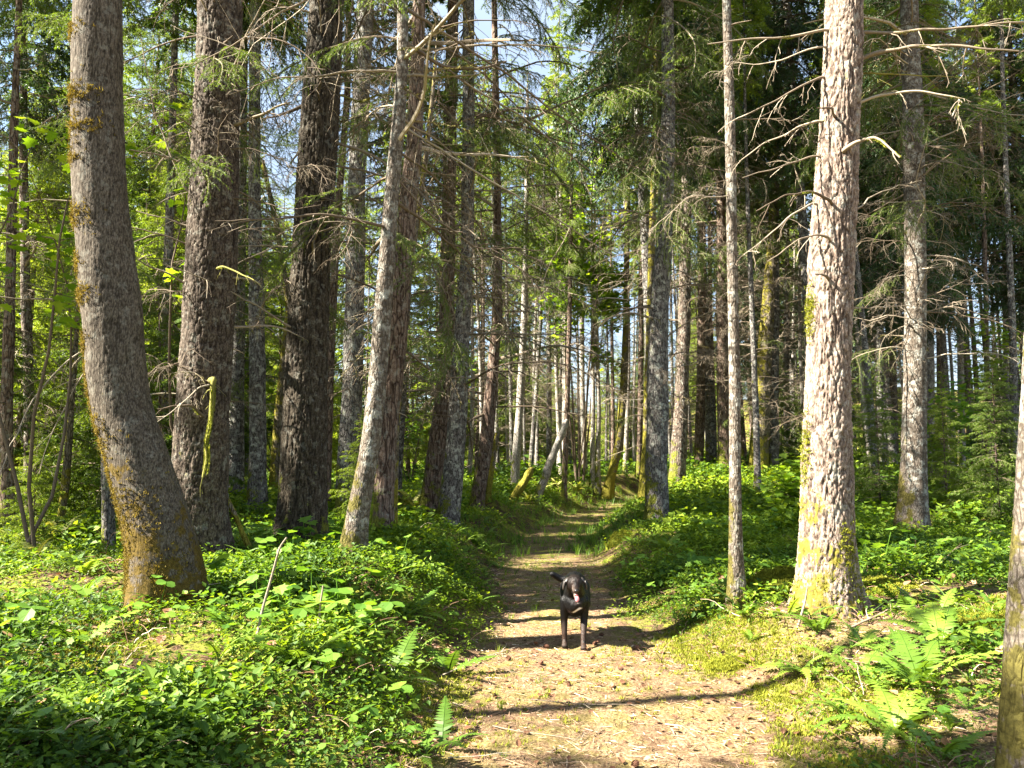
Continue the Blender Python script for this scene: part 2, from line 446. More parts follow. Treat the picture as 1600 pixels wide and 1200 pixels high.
# ------------------------------------------------------------------ tree list: pixel track (x, y, width) at one distance
# d, bark, [(px,py,w)...], height, crown template, branch spec, label
TREES = [
 (6.3, 'maple_hi', [(262,948,122),(258,850,112),(229,760,101),(186,620,94),(175,500,93),(166,400,90),(156,300,87),(153,200,84),(151,100,81),(151,0,78)], 15, None, None,
  'thick leaning maple trunk with orange brown moss patches at far left', 'maple tree'),
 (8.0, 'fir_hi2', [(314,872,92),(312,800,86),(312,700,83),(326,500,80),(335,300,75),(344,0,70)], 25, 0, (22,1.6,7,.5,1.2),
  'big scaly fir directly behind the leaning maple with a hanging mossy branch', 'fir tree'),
 (15.0, 'grey', [(367,787,28),(370,600,24),(376,300,18),(380,0,16)], 21, 1, (16,2,8,.4,1.0),
  'slim dark trunk just right of the big scaly fir behind the maple', 'fir tree'),
 (13.5, 'grey', [(402,800,31),(403,700,26),(402,500,24),(397,300,20),(399,0,17)], 21, 0, (20,2,8,.4,1.1),
  'straight grey trunk just left of the dark deeply furrowed fir', 'fir tree'),
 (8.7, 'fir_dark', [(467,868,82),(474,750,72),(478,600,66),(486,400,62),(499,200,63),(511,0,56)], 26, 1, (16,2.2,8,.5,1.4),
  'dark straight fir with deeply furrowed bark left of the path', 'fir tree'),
 (14.0, 'red', [(508,802,16),(515,600,13),(526,350,12),(543,150,10),(545,0,9)], 15, 2, (14,2,8,.4,1.0),
  'thin curved stem leaning out behind the dark furrowed fir', 'young tree'),
 (13.0, 'grey', [(542,814,40),(547,700,35),(554,500,31),(557,300,29),(571,0,27)], 22, 0, (22,2,8,.5,1.4),
  'smooth silver grey trunk between the dark furrowed fir and the leaning alder', 'fir tree'),
 (7.7, 'lichen_bark', [(549,870,42),(560,800,34),(578,700,30),(590,600,29),(597,500,28),(605,400,26),(612,300,23),(622,200,22),(629,100,19),(629,0,18)], 17, 2, (10,3,8,.8,2.2),
  'lichen covered alder leaning right with its foot in the green bank left of the path', 'alder tree'),
 (10.5, 'red', [(598,838,34),(602,700,31),(625,500,30),(635,350,29),(649,200,26),(655,0,20)], 23, 1, (20,3,8,.6,2.0),
  'brown leaning fir tucked close behind the lichen covered alder', 'fir tree'),
 (11.0, 'mossy', [(611,840,16),(618,650,14),(640,425,10),(665,250,8),(677,140,7)], 7.5, None, (10,1.5,6,.3,.8),
  'thin mossy stem leaning right beside the brown leaning fir', 'young tree'),
 (15.5, 'grey', [(620,778,14),(630,600,12),(640,400,9),(648,200,8)], 14, 3, (10,2,8,.4,1.0),
  'thin grey pole just right of the thin mossy stem', 'young tree'),
 (15.0, 'red', [(668,810,31),(682,700,28),(697,600,26),(698,500,25),(701,300,22),(708,0,18)], 23, 0, (22,2,9,.6,2.0),
  'left and darker trunk of the crossing pair beside the green bank', 'fir tree'),
 (14.0, 'grey', [(697,828,38),(708,740,33),(716,640,29),(723,500,26),(730,400,21),(732,200,20),(732,0,19)], 24, 1, (26,2,9,.8,2.6),
  'right and paler trunk of the crossing pair beside the green bank', 'fir tree'),
 (17.0, 'red', [(742,810,25),(760,690,20),(777,500,17),(778,400,13),(776,200,11),(772,0,9)], 20, 4, (26,2,10,.7,2.4),
  'slender trunk with a strong lean at its foot right of the crossing pair', 'fir tree'),
 (17.5, 'mossy', [(762,775,9),(770,720,10),(779,665,7)], 2.3, None, (4,.8,2,.2,.4),
  'short broken mossy snag against the slender leaning trunk', 'broken tree'),
 (24.0, 'pale', [(803,770,14),(812,640,12),(819,500,11),(822,380,8),(824,200,6)], 14, 4, (26,2,12,.5,1.4),
  'bright white sunlit thin trunk on the left side of the path bend', 'birch tree'),
 (26.0, 'grey', [(828,745,8),(836,640,7),(845,500,6),(850,300,5)], 12, 4, (14,3,10,.4,1.2),
  'very thin grey pole right of the bright white trunk', 'young tree'),
 (23.0, 'red', [(881,778,9),(886,640,8),(890,500,7),(893,300,6)], 13, 4, (16,3,11,.4,1.3),
  'thin dark pole that the mossy dead trunk leans against', 'young tree'),
 (28.0, 'grey', [(858,748,9),(858,600,8),(857,450,7),(857,250,6)], 15, 3, (14,3,11,.4,1.3),
  'thin grey pole behind the leaning mossy dead trunk', 'young tree'),
 (29.0, 'pale', [(914,744,9),(910,620,8),(909,480,7),(908,300,6)], 15, 4, (14,3,11,.4,1.3),
  'pale thin pole left of the two white twin stems', 'young tree'),
 (26.0, 'pale', [(925,757,8),(927,640,7),(926,500,6),(925,380,5)], 12, None, (16,3,9,.4,1.2),
  'left stem of the two white twin stems at the path bend', 'young tree'),
 (26.0, 'pale', [(933,757,9),(936,640,7),(932,500,6),(930,400,5)], 12, None, (16,3,9,.4,1.2),
  'right stem of the two white twin stems at the path bend', 'young tree'),
 (26.0, 'mossy', [(950,765,16),(968,690,13),(975,600,12),(978,500,10),(981,300,8),(983,0,6)], 17, 4, (18,3,12,.5,1.6),
  'yellow mossy trunk with a curved foot at the path bend', 'young tree'),
 (30.0, 'red', [(998,742,10),(1001,600,9),(1002,450,8),(1003,250,6)], 17, 3, (14,3,12,.5,1.6),
  'dark thin pole just left of the grey fir beside the path', 'young tree'),
 (18.0, 'mossy', [(1004,794,18),(1010,700,13),(1012,600,11),(1018,400,10),(1024,200,9),(1025,0,8)], 18, 4, (12,2,9,.5,1.3),
  'slim trunk with a yellow mossy foot hiding behind the grey fir beside the path', 'young tree'),
 (14.0, 'grey', [(1026,823,36),(1026,700,32),(1029,500,32),(1036,400,27),(1041,300,25),(1044,200,23),(1043,0,19)], 22, 0, (26,2.5,9,.6,1.8),
  'straight grey fir on the right edge of the path beyond the dog', 'fir tree'),
 (22.0, 'fir', [(1056,765,27),(1064,650,21),(1069,500,20),(1073,300,16),(1072,0,12)], 23, 1, (24,2,12,.6,1.8),
  'furrowed trunk just right of the straight grey fir beside the path', 'fir tree'),
 (26.0, 'red', [(1091,742,16),(1094,640,14),(1096,500,13),(1098,250,10)], 20, 4, (22,2,13,.5,1.6),
  'dark reddish trunk between the furrowed trunk and the pinkish sunlit trunk', 'fir tree'),
 (27.0, 'red', [(1117,740,9),(1115,650,8),(1110,500,7),(1108,300,6)], 17, 3, (16,2,12,.5,1.6),
  'thin dark pole at the left side of the pinkish sunlit trunk', 'young tree'),
 (24.0, 'red', [(1134,742,24),(1130,620,19),(1128,500,18),(1127,400,15),(1125,200,12)], 21, 0, (26,2,13,.6,1.8),
  'pinkish sunlit trunk seen just left of the slim lichen tree', 'fir tree'),
 (7.2, 'lichen_bark', [(1152,940,30),(1150,880,22),(1149,800,19),(1148,600,17.5),(1146,500,17.5),(1144,400,17),(1141,200,16.5),(1135,0,14)], 14, None, (5,3.5,7,.3,.8),
  'slim lichen covered tree standing between the path and the biggest fir', 'alder tree'),
 (24.0, 'mossy', [(1184,744,32),(1190,620,25),(1200,480,20),(1207,380,16),(1211,250,11)], 15, 4, (26,2,12,.6,1.6),
  'mossy leaning trunk right behind the slim lichen tree', 'fir tree'),
 (24.5, 'grey', [(1208,748,18),(1208,650,16),(1210,480,15),(1211,300,13),(1212,180,10)], 19, 4, (26,2,13,.6,1.8),
  'straight grey trunk touching the mossy leaning trunk', 'fir tree'),
 (31.0, 'grey', [(1229,722,11),(1229,600,10),(1230,450,8)], 18, 3, (16,2,13,.5,1.6),
  'far thin grey pole close to the left side of the biggest fir', 'young tree'),
 (6.8, 'fir_hi', [(1293,952,104),(1293,900,88),(1292,800,77),(1292,700,74),(1293,600,69),(1296,500,70),(1299,400,71),(1306,300,68),(1311,200,63),(1317,100,61),(1320,0,59)], 27, 0, None,
  'biggest sunlit fir with pinkish scaly bark and mossy foot right of the path', 'fir tree'),
 (11.0, 'lichen_bark', [(1424,838,50),(1426,790,41),(1428,700,36),(1430,600,33.5),(1430,400,32),(1427,200,31),(1420,0,28)], 22, 1, (22,2.5,8,.6,1.6),
  'blotchy grey trunk standing alone right of the biggest fir', 'fir tree'),
 (3.2, 'lichen_bark', [(1600,1235,70),(1606,1000,62),(1615,850,60),(1624,700,58),(1633,500,56),(1640,0,50)], 14, None, None,
  'mottled trunk cut off by the right edge of the picture', 'alder tree'),
 (22.0, 'pale', [(1457,752,9),(1456,650,9),(1455,500,8)], 14, 3, (16,2,12,.5,1.6),
  'pale thin pole just right of the blotchy grey trunk', 'young tree'),
 (24.0, 'pale', [(1503,742,11),(1502,650,10),(1500,500,9),(1500,300,7)], 16, 4, (20,2,13,.5,1.6),
  'white sunlit thin pole in the dark stand at the right', 'young tree'),
 (23.0, 'grey', [(1376,740,11),(1375,620,10),(1374,450,8)], 16, 4, (18,2,13,.5,1.6),
  'thin grey pole in the gap between the biggest fir and the blotchy grey trunk', 'young tree'),
 (14.0, 'mossy', [(90,850,13),(104,740,12),(112,620,10),(121,500,8),(130,380,6)], 7.5, None, (14,1.5,6,.4,1.0),
  'dark leaning stem with yellow moss on its foot left of the maple', 'young tree'),
 (11.0, 'grey', [(172,882,20),(168,760,17),(163,620,15),(160,450,13),(158,200,11)], 16, 4, (12,1.5,7,.4,1.0),
  'grey pole half hidden at the left side of the leaning maple', 'young tree'),
 (14.0, 'grey', [(258,806,18),(256,600,16),(262,430,14),(268,250,12),(275,0,10)], 17, 3, (24,2,8,.5,1.3),
  'pale lichen pole in the gap between the maple and the big scaly fir', 'young tree'),
 (12.5, 'red', [(12,838,20),(10,650,18),(16,450,15),(22,200,12)], 17, 4, (16,2,8,.5,1.3),
  'dark pole at the left edge of the picture', 'fir tree'),
 (16.0, 'fir', [(48,822,18),(46,650,16),(40,450,14),(36,200,12)], 18, 1, (16,2,8,.5,1.3),
  'brown pole between the dark pole at the left edge and the mossy footed stem', 'fir tree'),
 (17.0, 'mossy', [(428,792,20),(436,650,16),(452,480,10),(432,350,9),(412,260,7)], 8, None, (12,1.5,7,.4,1.2),
  'crooked yellow mossy tree in the gap left of the dark furrowed fir', 'maple tree'),
]
LEANERS = [  # d, bark, track, label, category, name
 (22.0, 'pale', [(838,784,13),(858,728,13),(886,655,10)], 'mossy dead trunk leaning right against a thin dark pole at the path bend'),
 (21.0, 'mossy', [(797,790,14),(813,762,13),(832,730,10)], 'short dark mossy log leaning right beside the path bend'),
 (8.2, 'mossy', [(396,872,9),(372,815,8),(347,770,7)], 'dead stick leaning left between the big scaly fir and the dark furrowed fir'),
]

# ------------------------------------------------------------------ terrain
PY = [-20, 0, 4, 5.1, 6.45, 8.4, 10.75, 14.5, 18.5, 22, 25.7, 30, 36, 60]
PX = [.3, .45, .58, .66, .58, .58, .53, .62, 1.3, 2.45, 3.75, 6.3, 10.5, 26]
PW = [.95, .95, .95, .97, .85, .66, .64, .64, .62, .6, .6, .6, .6, .6]
def path_x(y): return np.interp(y, PY, PX)
def path_w(y): return np.interp(y, PY, PW)
ctl = [at(t[2][0][0], t[2][0][1], t[0]) for t in TREES + LEANERS]
ctl += [np.array(p, float) for p in [(-1.3,3.2,.14),(-2.7,4,.34),(-4,2.5,.5),(-3,-1,.3),(3,-1,.2),(2.3,4,.16),(3.6,3.6,.25),(0,-4,0),(-9,12,.0),
  (-14,20,-.9),(-22,38,-1.2),(-7,26,.1),(-4,32,.2),(0,34,.35),(60,60,6),(-60,60,3),(0,75,3),(30,80,7),(-30,80,2),(11,30,1.3),(16,30,2.0),(16,20,1.3),
  (20,10,1),(7,7,.55),(5,5.5,.42),(4.6,8,.45),(-1.3,8.5,.38),(-1.4,11,.4),(-1.2,6.5,.3),(2.0,9.5,.28),(2.4,12,.4),(-8,5,.6),(-15,5,.8),(-30,10,0),(-1.6,18,.3),(9,14,.75),(-2.6,5.0,.36)]]
ctl = np.array(ctl)

def height(x, y, detail=True):
    x, y = np.asarray(x, float), np.asarray(y, float)
    num = np.zeros(x.shape)
    den = np.zeros(x.shape)
    for c in ctl:
        d2 = (x - c[0]) ** 2 + (y - c[1]) ** 2
        w = 1.0 / (d2 + .04) ** 1.6
        num += w * c[2]
        den += w
    z = num / den
    e = np.abs(x - path_x(y)) - path_w(y)
    k = np.clip(e / 1.0, 0, 1)
    k = k * k * (3 - 2 * k)
    zp = .02 * np.clip(y - 15, 0, 40)
    z = zp * (1 - k) + z * k
    z = z + (.05 * n2(x, y, .9, 2, 3)) * k + .018 * n2(x, y, 2.3, 2, 5)
    return z

def build_terrain():
    def axis(lo, hi, f0, f1, step):
        a = [f0]
        while a[-1] < f1: a.append(a[-1] + step)
        s = step
        while a[-1] < hi:
            s *= 1.06
            a.append(a[-1] + s)
        s = step
        while a[0] > lo:
            s *= 1.06
            a.insert(0, a[0] - s)
        return np.array(a)
    X = axis(-220, 220, -4.0, 5.0, .028)
    Y = axis(-60, 300, 3.0, 9.5, .028)
    xx, yy = np.meshgrid(X, Y)
    zz = height(xx, yy)
    far = np.clip((np.abs(xx) + np.abs(yy) - 90) / 150, 0, 1)
    zz = zz + far * 14
    near = np.clip(1 - (np.hypot(xx, yy) - 10) / 6, 0, 1)
    zz += near * (.010 * n2(xx, yy, 9, 3, 7) + .006 * n2(xx, yy, 34, 2, 9))
    e = np.abs(xx - path_x(yy)) - path_w(yy)
    pm = np.clip(.5 - e / .5 + .45 * n2(xx, yy, 1.6, 3, 21), 0, 1)
    ro = np.clip((xx - path_x(yy) - .3) / .6, 0, 1) * np.clip((7.6 - yy) / .8, 0, 1)
    pm = np.maximum(pm, ro * np.clip(.75 + .5 * n2(xx, yy, 1.3, 3, 23), 0, 1))
    ny, nx = xx.shape
    g = Geo()
    i = np.arange(ny - 1)[:, None] * nx
    j = np.arange(nx - 1)[None, :]
    F = np.stack([i + j, i + j + 1, i + nx + j + 1, i + nx + j], -1).reshape(-1, 4)
    g.add(np.stack([xx, yy, zz], -1).reshape(-1, 3), F)
    m, nt, N, L = new_mat('forest_floor')
    p = N['Principled BSDF']
    p.inputs['Roughness'].default_value = .95
    p.inputs['Specular IOR Level'].default_value = .1
    tc = N.new('ShaderNodeTexCoord')
    O = tc.outputs['Object']
    a = N.new('ShaderNodeAttribute'); a.attribute_name = 'path'
    f1 = noise_(N, L, O, 55, 5, .75)
    f2 = noise_(N, L, O, 7, 4, .6)
    f3 = noise_(N, L, O, 1.7, 3, .6)
    needle = ramp(N, [(.30, (.045, .022, .014)), (.43, (.13, .078, .042)), (.58, (.31, .215, .125)), (.75, (.50, .39, .255))])
    L.new(f1, needle.inputs[0])
    soil = ramp(N, [(.3, (.02, .013, .008)), (.5, (.07, .042, .024)), (.7, (.20, .13, .08))])
    L.new(f1, soil.inputs[0])
    mossr = ramp(N, [(.3, (.05, .07, .01)), (.5, (.16, .18, .02)), (.7, (.33, .31, .05))])
    L.new(f1, mossr.inputs[0])
    c = mixc(N, L, a.outputs['Fac'], soil.outputs[0], needle.outputs[0])
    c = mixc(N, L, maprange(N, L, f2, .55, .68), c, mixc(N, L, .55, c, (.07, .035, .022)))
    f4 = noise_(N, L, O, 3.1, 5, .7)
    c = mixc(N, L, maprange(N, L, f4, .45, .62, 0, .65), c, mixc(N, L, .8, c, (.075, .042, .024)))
    a2 = N.new('ShaderNodeAttribute'); a2.attribute_name = 'mossy'
    mk = math_(N, L, 'MULTIPLY', maprange(N, L, math_(N, L, 'ADD', f2, math_(N, L, 'MULTIPLY', f3, .6)), .74, .88), a2.outputs['Fac'])
    c = mixc(N, L, mk, c, mossr.outputs[0])
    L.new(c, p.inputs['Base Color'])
    b = N.new('ShaderNodeBump')
    b.inputs['Strength'].default_value = .9
    b.inputs['Distance'].default_value = .02
    L.new(f1, b.inputs['Height'])
    L.new(b.outputs[0], p.inputs['Normal'])
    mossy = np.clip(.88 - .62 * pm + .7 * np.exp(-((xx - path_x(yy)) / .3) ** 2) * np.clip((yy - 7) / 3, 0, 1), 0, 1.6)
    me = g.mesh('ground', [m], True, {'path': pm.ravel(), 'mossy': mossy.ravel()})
    tag(link('ground', me), kind='structure')
build_terrain()

# ------------------------------------------------------------------ branches
def needles(g, P, step, ln, wd, rng, mat, droop=.3, rnd=.5):
    """narrow triangles along a twig"""
    P = np.asarray(P)
    seg = np.linalg.norm(np.diff(P, axis=0), axis=1)
    L_ = seg.sum()
    n = max(2, int(L_ / step))
    s = np.linspace(0, L_, n)
    cs = np.concatenate([[0], np.cumsum(seg)])
    Q = np.stack([np.interp(s, cs, P[:, k]) for k in range(3)], -1)
    T = np.gradient(Q, axis=0)
    T /= np.linalg.norm(T, axis=1)[:, None] + 1e-9
    Q = np.repeat(Q, 3, 0)
    T = np.repeat(T, 3, 0)
    R = rng.normal(size=Q.shape)
    R[:, 2] *= .55
    R -= (R * T).sum(1)[:, None] * T
    R /= np.linalg.norm(R, axis=1)[:, None] + 1e-9
    D = T * .75 + R * .8
    D[:, 2] -= droop * .4
    D /= np.linalg.norm(D, axis=1)[:, None]
    W = np.cross(D, rng.normal(size=Q.shape))
    W /= np.linalg.norm(W, axis=1)[:, None] + 1e-9
    l = ln * rng.uniform(.7, 1.3, len(Q))[:, None]
    V = np.stack([Q - W * wd * .5, Q + W * wd * .5, Q + D * l], 1).reshape(-1, 3)
    F = np.arange(len(V)).reshape(-1, 3)
    g.add(V, F, np.repeat(np.clip(rnd + rng.normal(0, .16, len(Q)), 0, 1), 3), mat)

def limb(g, rng, p, d, L_, r0, lvl, tw, droop, mat=0, nd=None, k=5, jit=.16, rnd=None, sub=.38):
    """recursive branch; nd = (step, length, width, material) adds needles on the last levels"""
    n = max(4, int(L_ / .14) + 2) if lvl < 2 else 4
    n = min(n, 13)
    P = [np.array(p, float)]
    d = np.array(d, float) / np.linalg.norm(d)
    for i in range(n - 1):
        d = d + rng.normal(0, jit, 3) * .5 + np.array([0, 0, -droop * 1.0 / n])
        d /= np.linalg.norm(d)
        P.append(P[-1] + d * L_ / (n - 1))
    P = np.array(P)
    rr = np.linspace(r0, max(r0 * .22, .0016), n)
    rv = rng.uniform(.2, .8) if rnd is None else rnd
    g.tube(P, rr, k if lvl == 0 else max(3, k - 1 - lvl), rv, mat)
    if nd is not None and lvl >= 1:
        needles(g, P, nd[0], nd[1], nd[2], rng, nd[3], .3, rng.uniform(.3, .7))
    if nd is not None and lvl == 0:
        needles(g, P[n // 3:], nd[0], nd[1], nd[2], rng, nd[3], .3, .5)
    if lvl < len(tw):
        m = tw[lvl]
        for i in range(m):
            t = (i + rng.uniform(.2, .8)) / m * .88 + .12
            q = t * (n - 1)
            a = int(min(q, n - 2))
            pt = P[a] + (P[a + 1] - P[a]) * (q - a)
            T = P[a + 1] - P[a]
            T /= np.linalg.norm(T)
            side = np.cross(T, [0, 0, 1.0])
            side /= np.linalg.norm(side) + 1e-9
            sgn = 1 if i % 2 else -1
            dd = T * rng.uniform(.5, .9) + side * sgn * rng.uniform(.5, 1.0) + np.array([0, 0, rng.normal(-.05, .22)])
            limb(g, rng, pt, dd, L_ * sub * (1.15 - t * .75) * rng.uniform(.6, 1.2), r0 * (.45 - .15 * t), lvl + 1, tw, droop * 1.5, mat, nd, k, jit * 1.3, rnd, sub)

BR = {'pale': [], 'bare': [], 'twiggy': [], 'live': [], 'moss': [], 'stub': []}
_r = np.random.RandomState(5)
for i in range(6):
    g = Geo(); limb(g, _r, (0, 0, 0), (1, 0, .15), 1.6, .014, 0, [7, 3], .35); BR['bare'].append(g.compact().mesh('bare_branch', [M['deadwood']], True))
for i in range(8):
    g = Geo(); limb(g, _r, (0, 0, 0), (1, 0, .2), 1.8, .013, 0, [14, 6, 2], .6, jit=.26, sub=.42); BR['twiggy'].append(g.compact().mesh('twiggy_branch', [M['deadwood']], True))
for i in range(6):
    g = Geo(); limb(g, _r, (0, 0, 0), (1, 0, .3), 2.0, .013, 0, [12, 5, 2], .45, jit=.36, sub=.42); BR['pale'].append(g.compact().mesh('bleached_branch', [M['twig_pale']], True))
for i in range(6):
    g = Geo(); limb(g, _r, (0, 0, 0), (1, 0, .1), 2.0, .015, 0, [15, 7], .55, nd=(.016, .034, .007, 1), sub=.40); BR['live'].append(g.compact().mesh('needle_branch', [M['deadwood'], M['needle']], False))
for i in range(4):
    g = Geo(); limb(g, _r, (0, 0, 0), (1, 0, .1), 1.5, .022, 0, [5, 3], .4, nd=(.010, .016, .008, 1)); BR['moss'].append(g.compact().mesh('mossy_branch', [M['twig_pale'], M['mossbranch']], False))
for i in range(3):
    g = Geo(); limb(g, _r, (0, 0, 0), (1, 0, -.1), .35, .016, 0, [2], .3, k=6); BR['stub'].append(g.compact().mesh('branch_stub', [M['deadwood']], True))

# ------------------------------------------------------------------ crowns (shared template meshes)
def spray(rng, L_, nt, droop, nd, sub=.34):
    g = Geo()
    limb(g, rng, (0, 0, 0), (1, 0, .12), L_, .012 * L_, 0, [nt, 4], droop, nd=nd, k=4, sub=sub)
    return g.compact()
SPR = {
 'fir': [spray(_r, 1.0, 11, .5, (.035, .062, .020, 1)) for _ in range(5)],
 'hem': [spray(_r, 1.0, 12, 1.0, (.034, .06, .016, 1), .42) for _ in range(5)],
 'far': [spray(_r, 1.0, 8, .7, (.06, .10, .032, 1), .36) for _ in range(4)],
}
def crown(kind, zb, H, R, dens, pitch0=.35, seed=0, conic=.75, gap=.28, lean=0):
    rng = np.random.RandomState(100 + seed)
    g = Geo()
    z = zb
    S = [[] for _ in SPR[kind]]
    az = rng.uniform(0, 6)
    while z < H - .1:
        f = (z - zb) / (H - zb)
        Lz = R * min(1, (1 - f) ** conic + .04) * (.55 + .45 * min(1, f / .12))
        for _ in range(dens):
            az += 2.4 + rng.normal(0, .3)
            if rng.rand() < gap:
                continue
            l = Lz * rng.uniform(.55, 1.2)
            if l < .15:
                l = .15
            S[rng.randint(len(S))].append((az, -pitch0 * (f * 1.6 - .45) + rng.normal(0, .12), l, z + rng.uniform(-.1, .1), rng.uniform(-.4, .4), rng.rand()))
        z += .26 * max(.45, 1 - f) * (R / 2.0) ** .5
    for t, s in zip(SPR[kind], S):
        if not s:
            continue
        s = np.array(s)
        Rm = rotz(s[:, 0]) @ roty(s[:, 1]) @ rotx(s[:, 4])
        T = np.stack([0 * s[:, 3], 0 * s[:, 3], s[:, 3]], -1)
        g.inst(t, Rm, s[:, 2], T, s[:, 5], .5)
    return g.compact()
def crown_mesh(g, mat): return g.mesh('crown', [M['deadwood'], M[mat]], False)
# crowns for the numbered trees: zero at the crown base, ten metres tall
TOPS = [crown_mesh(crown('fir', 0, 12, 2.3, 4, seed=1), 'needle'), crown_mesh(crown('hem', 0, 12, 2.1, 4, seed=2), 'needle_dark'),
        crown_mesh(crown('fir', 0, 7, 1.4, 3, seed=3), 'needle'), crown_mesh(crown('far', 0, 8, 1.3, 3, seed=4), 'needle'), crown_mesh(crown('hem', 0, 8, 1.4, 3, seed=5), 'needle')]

# ------------------------------------------------------------------ trunks
RELIEF = {'fir_hi': (21, .20, .020, .05), 'fir_hi2': (25, .22, .018, .05), 'fir_dark': (23, .13, .024, .02), 'maple_hi': (62, .07, .004, .06), 'lichen_bark': (30, .6, .004, .03)}
def trunk_mesh(P, R, bark, hi, flare=.25, seg=20, nroot=5, seed=0):
    """P: (n, 3) axis relative to the foot, R: radii; rings follow z"""
    rng = np.random.RandomState(seed)
    top = P[-1, 2]
    if hi:
        zs = np.concatenate([np.arange(-.3, min(top, 6.6), .0135), np.arange(6.6, top, .4)])
        seg = 150
    else:
        zs = np.concatenate([np.arange(-.3, min(top, 1.2), .08), np.arange(1.2, top, .22)])
    zd = np.linspace(P[0, 2] - .5, top, 400)
    def sm(c):
        v = np.interp(zd, P[:, 2], c)
        sl = (c[1] - c[0]) / (P[1, 2] - P[0, 2] + 1e-6)
        k = max(3, int(.5 / (zd[1] - zd[0])) | 1)
        vp = np.pad(v, k // 2, mode='edge')
        return np.interp(zs, zd, np.convolve(vp, np.ones(k) / k, 'valid'))
    cx, cy_, rr = sm(P[:, 0]), sm(P[:, 1]), sm(R)
    th = np.arange(seg) / seg * 2 * math.pi
    ph = rng.uniform(0, 6)
    h = np.clip(zs, 0, None)
    fl = 1 + flare * np.exp(-h / .2)[:, None] * (1 + .45 * np.cos(nroot * th + ph)[None] + .3 * np.cos(3 * th + 2 * ph)[None])
    r = rr[:, None] * fl
    ux, uy = np.cos(th)[None], np.sin(th)[None]
    X = cx[:, None] + ux * r
    Y = cy_[:, None] + uy * r
    Z = np.repeat(zs[:, None], seg, 1)
    Q = np.stack([X, Y, Z], -1)
    lump = fbm(Q * np.array([3, 3, 1.6]) + seed * 7.3, 3)
    crack = np.ones_like(Z)
    if hi:
        s, zc, dep, lm = RELIEF.get(bark, (26, .25, .015, .04))
        W = Q * np.array([s, s, s * zc])
        W = W + .75 * np.stack([vnoise(W * .55, 1), vnoise(W * .55, 2), vnoise(W * .55, 3)], -1) + .28 * np.stack([vnoise(W * 2.1, 7), vnoise(W * 2.1, 8), vnoise(W * 2.1, 9)], -1)
        f1, f2 = worley(W)
        wd = .20 + .12 * vnoise(W * .6, 4)
        crack = np.clip((f2 - f1) / wd, 0, 1) ** .8
        W2 = Q * np.array([s * 2.1, s * 2.1, s * zc * 4.5]) + .5 * vnoise(W * 1.3, 3)[..., None]
        g1, g2 = worley(W2)
        c2 = np.clip((g2 - g1) / .22, 0, 1)
        crack = crack * (.62 + .38 * c2)
        plate = vnoise(W * 1.2, 5) * .45 + fbm(Q * np.array([70, 70, 30]), 3, 6) * .30
        disp = -dep * (1 - crack) + dep * .6 * plate * crack + lm * .25 * lump * rr[:, None] * 4
    else:
        disp = .10 * lump * rr[:, None]
    X = X + ux * disp
    Y = Y + uy * disp
    g = Geo()
    n = len(zs)
    i = np.arange(n - 1)[:, None] * seg
    j = np.arange(seg)[None]
    F = np.stack([i + j, i + (j + 1) % seg, i + seg + (j + 1) % seg, i + seg + j], -1).reshape(-1, 4)
    g.add(np.stack([X, Y, Z], -1).reshape(-1, 3), F)
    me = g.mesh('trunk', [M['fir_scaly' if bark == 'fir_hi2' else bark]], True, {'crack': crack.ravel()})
    axis = lambda z: np.array([np.interp(z, zs, cx), np.interp(z, zs, cy_), z])
    rad = lambda z: np.interp(z, zs, rr)
    return me, axis, rad

NAMED = {}
def add_branch(root, kind, pos, az, pitch, L_, rng, name='branch', roll=None):
    lib = BR[kind]
    k = {'pale': 2.0, 'bare': 1.6, 'twiggy': 1.8, 'live': 2.0, 'moss': 1.5, 'stub': .35}[kind]
    o = link(name, lib[rng.randint(len(lib))], root, pos, None, L_ / k)
    o.rotation_euler = (rng.uniform(-.6, .6) if roll is None else roll, -pitch, az)
    return o

